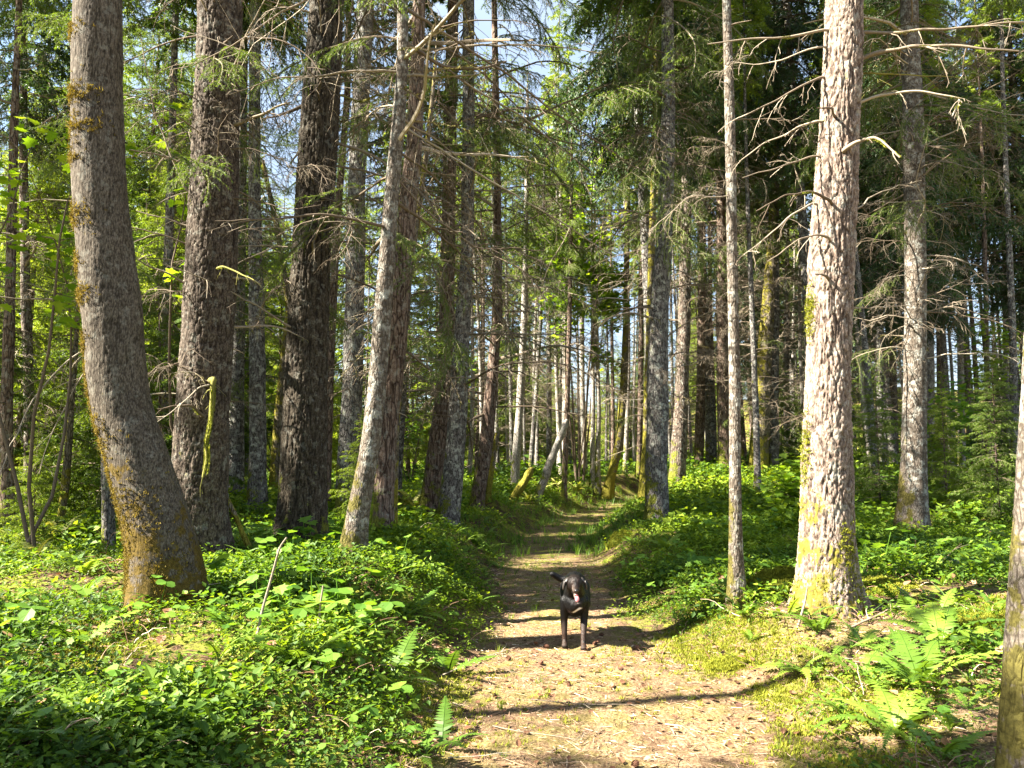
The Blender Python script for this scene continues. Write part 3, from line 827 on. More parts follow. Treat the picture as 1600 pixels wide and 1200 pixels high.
for ti, (d, bark, track, H, top, brs, label, cat) in enumerate(TREES):
    pts = np.array([at(px, py, d) for px, py, w in track])
    rad = np.array([w / 2.0 / FPX * d * (.94 if bark == 'maple_hi' else 1.0) for px, py, w in track])
    base = pts[0].copy()
    P = pts - base
    if cat != 'broken tree' and P[-1, 2] < H:
        dz = P[-1] - P[-2]
        dz = dz / dz[2]
        n = 5
        zz = np.linspace(P[-1, 2], H, n + 1)[1:]
        ext = [P[-1] + np.array([dz[0], dz[1], 1]) * (z - P[-1, 2]) * np.array([.6, .6, 1]) for z in zz]
        rext = [rad[-1] * max(.12, 1 - (z - P[-1, 2]) / (H - P[-1, 2] + .01) * .9) for z in zz]
        P = np.vstack([P, ext]); rad = np.concatenate([rad, rext])
    hi = bark in ('maple_hi', 'fir_hi', 'fir_hi2', 'fir_dark') or (bark == 'lichen_bark' and d < 9)
    name = {'maple tree': 'maple_tree', 'fir tree': 'fir_tree', 'young tree': 'young_tree', 'alder tree': 'alder_tree', 'birch tree': 'birch_tree', 'broken tree': 'broken_snag'}[cat]
    root = link(name, None, None, base)
    tag(root, label, cat)
    me, axis, rf = trunk_mesh(P, rad, bark, hi, flare=.20 if hi else .26, seed=ti)
    link('trunk', me, root)
    NAMED[label] = (root, axis, rf)
    rng = np.random.RandomState(40 + ti)
    if top is not None:
        th_ = [12, 12, 7, 8, 8][top]
        zb = max(H - th_, H * .45)
        s = (H - zb) / th_
        o = link('crown', TOPS[top], root, tuple(axis(zb)), (0, 0, rng.uniform(0, 6)), s)
    if brs:
        n, z1, z2, l1, l2 = brs
        n = min(64, int(n * (2.2 if base[0] < 5 or d < 9 else 2.7)))
        for b in range(n):
            z = z1 + (z2 - z1) * (b + rng.rand()) / n
            if z > H * .95: break
            kind = rng.choice(['bare', 'twiggy', 'stub', 'moss', 'live', 'pale'], p=[.26, .46, .06, .06, .13, .03] if base[0] < 2 else [.14, .36, .03, .05, .07, .35])
            az = rng.uniform(0, 2 * math.pi)
            L_ = rng.uniform(l1, l2) * (1 if kind != 'stub' else .3) * (1.5 if d > 17 else 1.3)
            pos = axis(z)
            r = rf(z) * .8
            pos = pos + np.array([math.cos(az) * r, math.sin(az) * r, 0])
            add_branch(root, kind, pos, az, rng.uniform(-.35, .3), L_, rng)

for d, bark, track, label in LEANERS:
    pts = np.array([at(px, py, d) for px, py, w in track])
    base = pts[0].copy()
    g = Geo()
    P = pts - base
    P = np.vstack([P[0] - (P[1] - P[0]) * .15, P])
    t = np.linspace(0, len(P) - 1, 26)
    Q = np.stack([np.interp(t, range(len(P)), P[:, k]) for k in range(3)], -1)
    rr = np.interp(t, range(len(P)), [track[0][2] / 2 / FPX * d] + [w / 2 / FPX * d for _, _, w in track])
    Q = Q + .02 * np.stack([vnoise(Q * 3, 1), vnoise(Q * 3, 2), 0 * rr], -1)
    rr = rr * (1 + .18 * vnoise(Q * 6, 4))
    rr[-1] *= .3
    g.tube(Q, rr, 14)
    o = link('dead_trunk', g.mesh('dead_trunk', [M[bark]], True), None, base)
    tag(o, label, 'dead trunk')

# ------------------------------------------------------------------ branches seen against the sky and the shaded stand
def find(s): return [v for k, v in NAMED.items() if s in k][0]
def pix_branch(s, d0, track, dd, r0, mat='deadwood', tw=(8, 3), seed=0, tufts=None):
    """a limb of the named tree that follows photo pixels; dd is how far it reaches towards the camera or away"""
    root, axis, rf = find(s)
    rng = np.random.RandomState(900 + seed)
    n = len(track)
    pts = np.array([at(px, py, d0 + dd * (i / (n - 1)) ** 1.2) for i, (px, py) in enumerate(track)]) - np.array(root.location)
    a0 = axis(pts[0][2])
    a0 = a0 + (pts[0] - a0) * .5
    P = np.vstack([a0, pts])
    t = np.linspace(0, n, 8 * n)
    Q = np.stack([np.interp(t, range(n + 1), P[:, k]) for k in range(3)], -1)
    for _ in range(2):
        Q[1:-1] = (Q[:-2] + 2 * Q[1:-1] + Q[2:]) / 4
    Q += .02 * np.stack([vnoise(Q * 5, 1 + seed), vnoise(Q * 5, 2), vnoise(Q * 5, 3)], -1)
    g = Geo()
    L_ = np.linalg.norm(np.diff(Q, axis=0), axis=1).sum()
    rr = 1.25 * np.linspace(r0, r0 * .3, len(Q)) * (1 + .2 * vnoise(Q * 14, 5))
    g.tube(Q, rr, 6, rng.uniform(.3, .8), 0)
    for i in range(tw[0]):
        q = rng.randint(len(Q) // 4, len(Q) - 1)
        T = Q[q] - Q[q - 1]
        T /= np.linalg.norm(T)
        dv = T * .7 + rng.normal(0, .6, 3) + np.array([0, 0, -.3])
        limb(g, rng, Q[q], dv, L_ * rng.uniform(.12, .3), r0 * .4, 1, [0, tw[1], 1], .8, 0, None, 4, .3)
    if tufts:
        for a, b in tufts:
            q0, q1 = int(a * (len(Q) - 1)), max(int(a * (len(Q) - 1)) + 2, int(b * (len(Q) - 1)))
            for _ in range(5):
                q2 = rng.randint(q0, max(q0 + 1, q1 - 2)); needles(g, Q[q2:q2 + max(3, (q1 - q0) // 3)] + rng.normal(0, r0 * .4, 3), .006, .022 * rng.uniform(.6, 1.4), .007, rng, 1, 1.6, rng.uniform(.3, .6))
    link('branch', g.mesh('branch', [M[mat], M['moss']], True), root)

BIG, ALD, DRK, SCA, BLO, BRO = 'biggest sunlit', 'alder leaning', 'dark straight', 'big scaly', 'blotchy grey trunk standing', 'brown leaning'
k = 0
for s, d0, tr, dd, r0, mat, tw, tf in [
    (BIG, 6.75, [(1285,48),(1235,58),(1170,60),(1105,70)], -.2, .013, 'twig_pale', (5, 2), [(.45, .6)]),
    (BIG, 6.75, [(1282,73),(1220,95),(1150,100)], .3, .009, 'twig_pale', (5, 2), None),
    (BIG, 6.75, [(1282,120),(1255,133),(1215,155),(1155,185)], -.3, .012, 'twig_pale', (6, 2), None),
    (BIG, 6.75, [(1277,188),(1245,198),(1200,222),(1155,250)], .2, .011, 'twig_pale', (6, 3), None),
    (BIG, 6.75, [(1273,245),(1225,256),(1160,280)], -.4, .010, 'twig_pale', (6, 3), None),
    (BIG, 6.55, [(1296,312),(1280,304),(1255,302),(1225,305),(1180,330)], -.5, .013, 'deadwood', (5, 2), [(.3, .7)]),
    (BIG, 6.7, [(1270,318),(1235,335),(1205,360),(1165,400)], -.3, .010, 'twig_pale', (6, 3), None),
    (BIG, 6.55, [(1292,374),(1275,368),(1250,374),(1200,410)], -.4, .011, 'twig_pale', (4, 2), None),
    (BIG, 6.5, [(1300,170),(1290,168),(1277,170)], -.2, .012, 'deadwood', (1, 1), None),
    (BIG, 6.5, [(1290,430),(1282,427),(1274,430)], -.2, .012, 'deadwood', (1, 1), None),
    (BIG, 6.8, [(1345,52),(1420,50),(1500,42),(1605,33)], -.4, .016, 'twig_pale', (8, 3), [(.1, .6)]),
    (BIG, 6.8, [(1345,93),(1385,80),(1430,68),(1500,70),(1592,80)], -.5, .020, 'twig_pale', (8, 3), [(.05, .3), (.55, .7)]),
    (BIG, 6.8, [(1345,117),(1420,117),(1500,122)], .4, .009, 'mossbranch', (8, 3), None),
    (BIG, 6.8, [(1330,165),(1380,148),(1440,140),(1500,152),(1487,182)], -.3, .014, 'twig_pale', (7, 3), [(.75, .95)]),
    (BIG, 6.6, [(1318,235),(1340,222),(1365,215),(1385,226),(1405,246)], -.3, .018, 'twig_pale', (2, 1), [(.3, 1.)]),
    (BIG, 6.9, [(1335,330),(1370,300),(1440,280)], .9, .009, 'deadwood', (6, 3), None),
    (BIG, 6.9, [(1330,480),(1360,482),(1420,478)], .9, .009, 'deadwood', (6, 3), None),
    (ALD, 7.7, [(640,74),(700,108),(760,106),(790,95)], .5, .022, 'deadwood', (9, 4), [(.4, .7)]),
    (ALD, 7.7, [(640,118),(690,121),(745,117)], .2, .018, 'deadwood', (8, 4), [(.5, 1.)]),
    (ALD, 7.7, [(636,12),(700,55),(800,120),(900,200),(1000,265)], 1.5, .016, 'deadwood', (12, 5), None),
    (ALD, 7.7, [(628,62),(720,125),(820,185),(930,275)], 1.0, .014, 'deadwood', (12, 5), None),
    (ALD, 7.7, [(620,190),(740,270),(850,330),(960,400)], 1.0, .013, 'deadwood', (12, 5), None),
    (ALD, 7.7, [(608,270),(680,340),(740,385),(850,392)], .6, .012, 'deadwood', (12, 4), None),
    (DRK, 8.7, [(528,224),(590,245),(640,285),(700,335),(750,372)], -.4, .017, 'deadwood', (14, 5), [(.2, .35)]),
    (DRK, 8.7, [(524,258),(570,268),(620,280),(680,300)], .2, .013, 'deadwood', (9, 4), None),
    (DRK, 8.7, [(530,150),(560,160),(590,150),(640,150)], -.3, .012, 'mossbranch', (9, 4), [(.3, .8)]),
    (BRO, 10.5, [(628,545),(690,590),(740,590)], .8, .018, 'deadwood', (7, 3), None),
    (SCA, 7.9, [(372,192),(400,182),(425,168),(455,160)], -.2, .020, 'deadwood', (10, 3), [(.2, .8)]),
    (SCA, 7.9, [(296,258),(240,240),(200,235)], -.3, .014, 'deadwood', (9, 4), None),
    (SCA, 7.9, [(300,448),(250,425),(205,398)], -.2, .014, 'deadwood', (8, 3), None),
    (SCA, 7.9, [(300,355),(260,340),(215,330)], .2, .012, 'deadwood', (8, 3), None),
    (SCA, 7.9, [(290,300),(240,180),(220,60)], -.2, .011, 'deadwood', (8, 3), None),
    (SCA, 7.6, [(338,590),(332,610),(330,660),(322,700),(316,745)], -.2, .028, 'mossbranch', (3, 1), [(.15, .85)] * 9),
    (SCA, 7.6, [(336,597),(310,605),(280,630),(246,662)], -.4, .009, 'twig_pale', (8, 3), None),
    (SCA, 7.7, [(318,650),(300,634),(270,634),(246,640)], -.4, .017, 'deadwood', (3, 1), [(.2, .5)]),
    (SCA, 7.7, [(348,415),(370,425),(395,440)], -.3, .012, 'mossbranch', (6, 2), [(.2, .8)]),
    (BLO, 11, [(1445,400),(1480,398),(1530,415)], -.5, .013, 'twig_pale', (6, 3), None),
    (BLO, 11, [(1447,485),(1490,478),(1575,505)], -.3, .012, 'twig_pale', (8, 3), None),
    (BLO, 11, [(1435,140),(1500,160),(1560,175),(1600,180)], -.5, .014, 'twig_pale', (9, 3), None),
    (BLO, 11, [(1440,230),(1500,200),(1560,160),(1610,140)], .5, .014, 'deadwood', (9, 3), None),
    ('dark leaning stem', 14, [(118,600),(60,540),(0,500)], -1, .014, 'twig_pale', (9, 4), None),
    ('grey pole half hidden', 11, [(160,470),(80,468),(-10,464)], -.5, .018, 'deadwood', (8, 3), None),
    ('grey pole half hidden', 11, [(160,385),(80,372),(-10,362)], -.8, .015, 'deadwood', (8, 3), None),
    ('grey pole half hidden', 11, [(160,318),(80,312),(-10,320)], -.3, .012, 'twig_pale', (8, 3), None),
    ('grey pole half hidden', 11, [(160,530),(110,560),(60,610),(20,690),(-5,750)], -1.5, .013, 'twig_pale', (12, 5), None),
    ('grey pole half hidden', 11, [(160,545),(120,600),(80,680),(60,740)], -1., .010, 'twig_pale', (12, 5), None),
]:
    pix_branch(s, d0, tr, dd, r0, mat, tw, k, tf)
    k += 1
# fine dead twigs on the biggest fir, low and leaning on the bark
root, axis, rf = find(BIG)

# drooping needle branches hanging into the top of the view
_lr = np.random.RandomState(77)
for s, z0, z1, n, L0, L1 in [('right and paler trunk', 6.5, 11, 12, 1.8, 3.2), ('slender trunk with a strong', 6.5, 11, 12, 1.6, 2.8), ('straight grey fir on the right', 6, 11, 16, 1.8, 3.2),
                             ('furrowed trunk just right', 7, 14, 14, 1.8, 3.4), ('straight grey trunk touching', 7, 14, 16, 1.8, 3.4), ('pinkish sunlit', 8, 14, 12, 1.8, 3.2),
                             ('blotchy grey', 5.5, 9, 10, 1.6, 2.8), ('silver grey', 6, 10, 12, 1.4, 2.8), ('straight grey trunk just left', 4.5, 10, 12, 1.0, 2.2), ('big scaly', 6, 10, 6, 1.2, 2.2),
                             ('slim dark trunk just right', 4, 11, 14, 1.0, 2.2), ('pale lichen pole', 3, 10, 14, 1.0, 2.2), ('grey pole half hidden', 3.5, 9, 10, .9, 2.0),
                             ('white sunlit thin pole', 5, 13, 14, 1.4, 2.8), ('thin grey pole in the gap between the biggest', 5, 13, 14, 1.4, 2.6)]:
    root, axis, rf = find(s)
    for i in range(n):
        z = z0 + (z1 - z0) * (i + _lr.rand()) / n
        az = _lr.uniform(0, 6.283)
        add_branch(root, 'live', axis(z), az, _lr.uniform(-.5, .1), _lr.uniform(L0, L1), _lr)

# ------------------------------------------------------------------ the forest beyond
def far_tree(H, zb, R, kind, mat, bark, r0, seed, ndead=30, dens=3, gap=.15, dl=(.4, 1.3), pitch0=.3):
    rng = np.random.RandomState(seed)
    g = Geo()
    zz = np.linspace(-.4, H, 26)
    P = np.stack([.07 * H / 10 * np.sin(zz * .35 + seed) - .07 * H / 10 * math.sin(seed), .05 * np.cos(zz * .3) - .05, zz], -1)
    r = r0 * (1 - np.clip(zz / H, 0, 1) * .9) * (1 + .35 * np.exp(-np.clip(zz, 0, 9) / .25))
    g.tube(P, r, 9, .5, 0)
    for i in range(ndead):
        z = rng.uniform(1.5, max(zb + 1.5, 2))
        az = rng.uniform(0, 6.28)
        x0 = np.interp(z, zz, P[:, 0])
        limb(g, rng, (x0, 0, z), (math.cos(az), math.sin(az), rng.uniform(-.2, .3)), rng.uniform(*dl), .011, 0, [5, 2], .5, 1, k=3)
    tm = g.compact().mesh('trunk', [M[bark], M['deadwood']], True)
    cm = crown_mesh(crown(kind, zb, H, R, dens, pitch0, seed, gap=gap), mat)
    return tm, cm
FT = {
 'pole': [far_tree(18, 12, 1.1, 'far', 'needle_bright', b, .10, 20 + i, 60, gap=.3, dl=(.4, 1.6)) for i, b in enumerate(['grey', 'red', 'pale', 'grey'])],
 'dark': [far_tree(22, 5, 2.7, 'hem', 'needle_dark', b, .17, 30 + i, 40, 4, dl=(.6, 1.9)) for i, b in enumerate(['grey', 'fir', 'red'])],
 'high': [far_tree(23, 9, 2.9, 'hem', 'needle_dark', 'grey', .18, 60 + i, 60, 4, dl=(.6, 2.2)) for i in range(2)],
 'lush': [far_tree(15, 1.5, 2.5, 'fir', m_, 'red', .11, 40 + i, 20, 4) for i, m_ in enumerate(['needle_bright', 'needle_bright', 'needle'])],
 'young': [far_tree(6.5, .3, 1.7, 'fir', m_, 'red', .05, 50 + i, 6, 4, pitch0=.2) for i, m_ in enumerate(['needle_bright', 'needle', 'needle_bright'])],
}
FNAME = {'pole': ('pine_pole', 'young tree'), 'dark': ('hemlock_tree', 'hemlock tree'), 'high': ('hemlock_tree', 'hemlock tree'), 'lush': ('conifer_tree', 'conifer tree'), 'young': ('conifer_sapling', 'sapling')}
placed = [(c[0], c[1]) for c in ctl[:len(TREES)]]
def region(x, y):
    u = x / max(y, .1) * FPX + 800
    if u < 330: return 'on the left beyond the leaning maple'
    if u < 760: return 'behind the trunks left of the path'
    if u < 1050: return 'beyond the bend of the path'
    if u < 1330: return 'up the slope beyond the slim lichen tree'
    return 'in the shaded stand at the right'
LOOK = {'pole': 'thin straight conifer pole with bare dead twigs', 'dark': 'tall dark drooping hemlock', 'high': 'tall hemlock with a high dark crown', 'lush': 'green conifer with branches nearly to the ground', 'young': 'small bright green young conifer'}
def add_far(kind, x, y, rng, s=1.0, i=None, label=None):
    T = FT[kind]
    tm, cm = T[rng.randint(len(T)) if i is None else i]
    z = float(height(x, y)) - .05
    root = link(FNAME[kind][0], None, None, (x, y, z), (rng.normal(0, .02), rng.normal(0, .02), rng.uniform(0, 6.28)), s)
    reg = region(x, y)
    tag(root, label or LOOK[kind] + ' ' + reg, FNAME[kind][1], None if label else LOOK[kind] + ' trees ' + reg)
    link('trunk', tm, root)
    link('crown', cm, root)
    placed.append((x, y))
rng = np.random.RandomState(2024)
def scatter(kind, n, y0, y1, u0, u1, mind, s0, s1, tries=4000):
    c = 0
    for _ in range(tries):
        if c >= n: break
        y = math.sqrt(rng.uniform(y0 ** 2, y1 ** 2))
        u = rng.uniform(u0, u1)
        x = (u - 800) / FPX * y
        if y < 40 and abs(x - path_x(y)) < path_w(y) + 1.0: continue
        if min((x - a) ** 2 + (y - b) ** 2 for a, b in placed) < mind ** 2: continue
        add_far(kind, x, y, rng, rng.uniform(s0, s1))
        c += 1
scatter('pole', 52, 24, 48, 620, 1150, .8, .7, 1.15)
scatter('pole', 20, 18, 45, -60, 640, 1.3, .7, 1.1)
scatter('pole', 34, 17, 45, 1160, 1680, 1.2, .7, 1.2)
scatter('dark', 8, 18, 34, 1330, 1760, 2.4, .8, 1.1)
scatter('pole', 22, 16, 34, 1300, 1680, .9, .6, 1.0)
scatter('dark', 5, 30, 50, 1080, 1330, 2.6, .8, 1.15)
for px, d, s, i in [(1012, 19.5, 1.0, 0), (1110, 27, 1.1, 1), (1270, 21, 1.0, 0), (1390, 26, 1.1, 1)]:
    add_far('high', (px - 800) / FPX * d, d, rng, s, i)
for px, d, s, i in [(70, 21, 1.0, 0), (150, 24, 1.1, 1), (225, 20, 1.0, 2), (290, 25, 1.15, 1), (20, 17, .8, 1), (440, 30, .8, 1), (345, 28, .9, 0), (265, 15.5, .6, 1), (480, 40, 1.15, 1), (560, 44, 1.3, 0), (640, 38, 1.1, 1), (720, 46, 1.3, 1), (800, 48, 1.2, 1), (400, 36, 1.1, 1)]:
    add_far('lush', (px - 800) / FPX * d, d, rng, s, i)
scatter('lush', 9, 15, 34, -60, 400, 2.0, .45, .85)
scatter('lush', 8, 30, 60, 420, 780, 3.0, .4, .7)
scatter('lush', 12, 40, 64, 780, 1150, 3.0, .5, .9)
scatter('lush', 8, 30, 60, 1150, 1700, 2.8, .6, .9)
scatter('young', 16, 11.5, 26, -80, 400, 1.3, .5, 1.0)
scatter('young', 16, 36, 52, 420, 1120, 1.4, .6, 1.2)
scatter('young', 5, 20, 34, 1180, 1640, 1.5, .4, .8)
scatter('lush', 24, 62, 100, -200, 1800, 4, .9, 1.3)
# trees outside the frame on the sunny side; their shade falls across the view
for kind, x, y, s, lab in [
    ('dark', -8.0, 1.5, .58, 'small dark hemlock just ahead of the camera past the left edge of the picture'),
    ('pole', -6.5, 3.8, 1.0, 'tall thin pole beside the camera past the left edge of the picture'),
    ('lush', -6.6, 1.9, .38, 'small bushy conifer beside the camera past the left edge of the picture'),
    ('high', -13.5, 7.7, .9, 'tall hemlock level with the leaning maple outside the picture'),
    ('high', -15, 11.4, .95, 'tall hemlock outside the picture level with the dark furrowed fir'),
    ('lush', -19, 26, .8, 'bushy green conifer outside the picture beyond the tall hemlocks'),
    ('dark', -17, -5.2, 1.0, 'tall dark hemlock standing behind the camera on the left')]:
    add_far(kind, x, y, rng, s, 0, lab)

# ------------------------------------------------------------------ leaves
def leafV(n=2):  # simple folded leaf, length 1 along x
    return np.array([[0, 0, 0], [.42, -.30, .07], [1, 0, -.05], [.42, .30, .07]]), np.array([[0, 1, 2], [0, 2, 3]])
def lobed(outline):
    a = np.array(outline, float)
    V = np.vstack([[.42, 0, -.03], np.c_[a, .05 * np.abs(a[:, 1]) * 2 - .08 * a[:, 0] ** 2]])
    n = len(a)
    return V, np.array([[0, i + 1, (i + 1) % n + 1] for i in range(n)])
MAPLE = lobed([(0,0),(.06,-.22),(-.02,-.40),(.22,-.38),(.38,-.62),(.50,-.34),(.74,-.46),(.72,-.22),(1.02,0),(.72,.22),(.74,.46),(.50,.34),(.38,.62),(.22,.38),(-.02,.40),(.06,.22)])
FAN = lobed([(0,0),(.25,-.42),(.60,-.52),(.78,-.30),(.92,-.24),(.90,-.05),(1.0,0),(.90,.08),(.92,.25),(.76,.32),(.60,.50),(.25,.40)])
def orient(N_, rng, tilt=.5):
    return rotz(rng.uniform(0, 6.283, N_)) @ roty(rng.normal(.1, tilt, N_)) @ rotx(rng.normal(0, tilt * .7, N_))
def leaf_cloud(g, leaf, pos, size, rng, tilt=.5, mat=0, rnd=None):
    t = Geo(); t.add(*leaf, rng.rand(), mat)
    g.inst(t, orient(len(pos), rng, tilt), size, pos, rnd, 0.0)
def sprig(rng, n, rad, hgt, size, leaf, tilt=.45):
    g = Geo()
    a = rng.uniform(0, 6.28, n); r = rad * np.sqrt(rng.rand(n))
    pos = np.stack([r * np.cos(a), r * np.sin(a), hgt * (1 - (r / rad) ** 2 * .6) * rng.uniform(.35, 1, n)], -1)
    leaf_cloud(g, leaf, pos, rng.uniform(.7, 1.25, n) * size, rng, tilt)
    for i in range(max(2, n // 6)):
        P = np.array([[0, 0, 0], pos[i] * [.4, .4, .6], pos[i]])
        g.tube(P, [.002, .0018, .0012], 3, .2)
    return g.compact()
def trifol(rng, h, size):
    g = Geo()
    tip = np.array([rng.normal(0, .05), rng.normal(0, .05), h])
    g.tube(np.array([[0, 0, 0], tip * .55 + [.01, 0, 0], tip]), [.003, .0025, .002], 4, .35)
    t = Geo(); t.add(*FAN, rng.rand())
    a0 = rng.uniform(0, 6.28)
    Rm = rotz(a0 + np.array([0, 2.1, 4.2]) + rng.normal(0, .12, 3)) @ roty(rng.normal(.22, .18, 3)) @ rotx(rng.normal(0, .2, 3))
    g.inst(t, Rm, size * rng.uniform(.85, 1.15, 3), np.repeat(tip[None], 3, 0), rng.rand(3), 0)
    return g.compact()
def maple_sprig(rng, h, size):
    g = Geo()
    g.tube(np.array([[0, 0, 0], [.02, .01, h * .5], [.05, .0, h]]), [.004, .003, .002], 4, .3)
    n = 4
    t = Geo(); t.add(*MAPLE, rng.rand())
    zz = np.linspace(.45, 1, n) * h
    Rm = rotz(np.arange(n) * 2.4 + rng.uniform(0, 6)) @ roty(rng.normal(.3, .2, n)) @ rotx(rng.normal(0, .25, n))
    g.inst(t, Rm, size * rng.uniform(.8, 1.2, n), np.stack([.03 + 0 * zz, 0 * zz, zz], -1) + rng.normal(0, .02, (n, 3)), rng.rand(n), 0)
    return g.compact()
def frond(g, rng, L_, az, rise, arch, wid, npin=22, rnd=.5):
    t = np.linspace(0, 1, 12)
    ang = rise - arch * t
    ds = L_ / 11
    x = np.concatenate([[0], np.cumsum(np.cos(ang[:-1]) * ds)])
    z = np.concatenate([[0], np.cumsum(np.sin(ang[:-1]) * ds)])
    bend = rng.normal(0, .12) * t ** 2 * L_
    P = np.stack([x, bend, z], -1)
    q = np.linspace(.14, .985, npin)
    C_ = np.stack([np.interp(q, t, P[:, i]) for i in range(3)], -1)
    T = np.stack([np.gradient(np.interp(q, t, P[:, i])) for i in range(3)], -1)
    T /= np.linalg.norm(T, axis=1)[:, None]
    wl = wid * L_ * np.minimum(1, (q / .3)) * np.clip((1 - q) / .6, .06, 1) ** .75
    hw_ = L_ / npin * .46
    Vs, Fs = [], []
    for sgn in (-1, 1):
        S = np.cross(T, [0, 0, 1.0]) * sgn
        S /= np.linalg.norm(S, axis=1)[:, None] + 1e-9
        D = S * .93 + T * .32 + np.array([0, 0, -.1])
        D += rng.normal(0, .07, D.shape)
        l = (wl * rng.uniform(.9, 1.1, npin))[:, None]
        V = np.stack([C_ - T * hw_, C_ + T * hw_, C_ + D * l * .6 + T * hw_ * .9, C_ + D * l, C_ + D * l * .55 - T * hw_ * .7], 1)
        Vs.append(V.reshape(-1, 3))
    V = np.vstack(Vs)
    Rz = rotz(az)
    F = np.arange(len(V)).reshape(-1, 5)
    g.add(V @ Rz.T, F, rnd)
    g.tube(P @ Rz.T, np.linspace(.004, .0012, 12), 3, rnd * .6)
def fern(rng, n, L_, rise=1.0, arch=1.5, wid=.13, npin=22):
    g = Geo()
    for i in range(n):
        frond(g, rng, L_ * rng.uniform(.7, 1.1), i * 2.4 + rng.uniform(-.4, .4), rise + rng.normal(0, .15), arch * rng.uniform(.8, 1.2), wid, npin, rng.uniform(.2, .9))
    return g.compact()

LR = np.random.RandomState(31)
SM = [sprig(LR, 20, .16, .16, .040, leafV()) for _ in range(5)]
SM2 = [sprig(LR, 12, .18, .22, .060, leafV(), .5) for _ in range(4)]
TR = [trifol(LR, LR.uniform(.16, .30), LR.uniform(.075, .11)) for _ in range(6)]
MS = [maple_sprig(LR, LR.uniform(.2, .35), LR.uniform(.07, .10)) for _ in range(4)]
GF = [fern(LR, 4, .26, .8, 1.0, .16, 13) for _ in range(4)]
GR = []
for _ in range(4):
    g = Geo()
    for i in range(9):
        a = LR.uniform(0, 6.28); l = LR.uniform(.04, .10)
        d_ = np.array([math.cos(a) * .5, math.sin(a) * .5, 1]); w = np.array([-math.sin(a), math.cos(a), 0]) * .002
        p0 = LR.normal(0, .012, 3) * [1, 1, 0]
        g.add([p0 - w, p0 + w, p0 + d_ * l], [[0, 1, 2]], LR.rand())
    GR.append(g.compact())
MT = []
for _ in range(4):
    g = Geo()
    for i in range(10):
        a = LR.uniform(0, 6.28); l = LR.uniform(.010, .024)
        d_ = np.array([math.cos(a) * .7, math.sin(a) * .7, .9]); w = np.array([-math.sin(a), math.cos(a), 0]) * .003
        p0 = LR.normal(0, .010, 3) * [1, 1, .2]
        g.add([p0 - w, p0 + w, p0 + d_ * l], [[0, 1, 2]], LR.rand())
    MT.append(g.compact())

def on_path(x, y): return np.abs(x - path_x(y)) - path_w(y)
def right_open(x, y):
    """the bright needle covered clearing at the right of the path"""
    return np.clip((x - path_x(y) - .3) / .6, 0, 1) * np.clip((7.6 - y) / .8, 0, 1)
def cover(x, y):
    e = on_path(x, y)
    c = np.clip((e + .24 * n2(x, y, 1.8, 3, 41)) / .3, 0, 1)
    c = c * (1 - .80 * right_open(x, y))
    c = c * np.where(y > 7, .35 + .65 * np.clip((e - .1) / .6, 0, 1), 1)
    nn = n2(x, y, .8, 3, 55)
    return c * np.clip(.75 + nn * .9, .12, 1.0)
TP = np.array(placed)
def pts_in(n, y0, y1, dens=cover, seed=0, xm=None):
    rng = np.random.RandomState(seed)
    y = np.sqrt(rng.uniform(y0 ** 2, y1 ** 2, n))
    x = (rng.uniform(-90, 1690, n) - 800) / FPX * y
    m = rng.rand(n) < dens(x, y)
    x, y = x[m], y[m]
    z = np.zeros(len(x))
    for i in range(0, len(x), 40000):
        z[i:i + 40000] = height(x[i:i + 40000], y[i:i + 40000])
    return np.stack([x, y, z], -1)
def carpet(name, mats, tpls, P, s0, s1, seed, tilt=.18, smooth=False, rfun=None, grow=False):
    rng = np.random.RandomState(seed)
    g = Geo()
    idx = rng.randint(len(tpls), size=len(P))
    for i, t in enumerate(tpls):
        q = P[idx == i]
        n = len(q)
        r = rng.rand(n) if rfun is None else rfun(q, rng)
        sz = rng.uniform(s0, s1, n)
        if grow:
            sz = sz * np.where((q[:, 1] > 10.5) & (on_path(q[:, 0], q[:, 1]) < 1.3), .55, 1)
            sz = sz * (.55 + .45 * np.clip((on_path(q[:, 0], q[:, 1]) + .1) / .9, 0, 1)) * (1 + .45 * np.clip(n2(q[:, 0], q[:, 1], 1.3, 2, 33), -.6, 1))
        g.inst(t, rotz(rng.uniform(0, 6.28, n)) @ roty(rng.normal(0, tilt, n)), sz, q, r, .45)
    g.compact()
    o = link(name, g.mesh(name, mats, smooth))
    tag(o, kind='stuff')
    return o
hue = lambda q, rng: np.clip(.5 + .45 * n2(q[:, 0], q[:, 1], .55, 3, 61) + rng.normal(0, .17, len(q)), 0, 1)
carpet('ground_cover', [M['leaf_small']], SM + SM2[:2], pts_in(26000, 2.2, 12, seed=1), .6, 1.2, 2, rfun=hue, grow=True)
carpet('undergrowth', [M['leaf_small']], SM2, pts_in(15000, 11.5, 26, seed=3), 1.2, 2.1, 4, rfun=hue, grow=True)
carpet('distant_undergrowth', [M['leaf_small']], SM2, pts_in(15000, 25, 70, seed=5), 2.0, 4.2, 6, rfun=hue, grow=True)
big_d = lambda x, y: cover(x, y) * np.where((x > path_x(y)) & (y < 16), .35, 1) * np.clip(.25 + 1.3 * n2(x, y, .7, 2, 71), 0.0, 1)
carpet('broadleaf_undergrowth', [M['leaf_big']], TR + MS[:2], pts_in(6500, 2.3, 13, big_d, 7), .6, 1.2, 8, .2, grow=True)
carpet('low_fern_undergrowth', [M['fern']], GF, pts_in(4200, 2.6, 17, lambda x, y: np.clip(cover(x, y) + 1.0 * right_open(x, y) * (x > 1.9), 0, 1) * np.clip(.28 + n2(x, y, 1.1, 2, 75), 0, 1), 9), .8, 1.5, 10, .2)
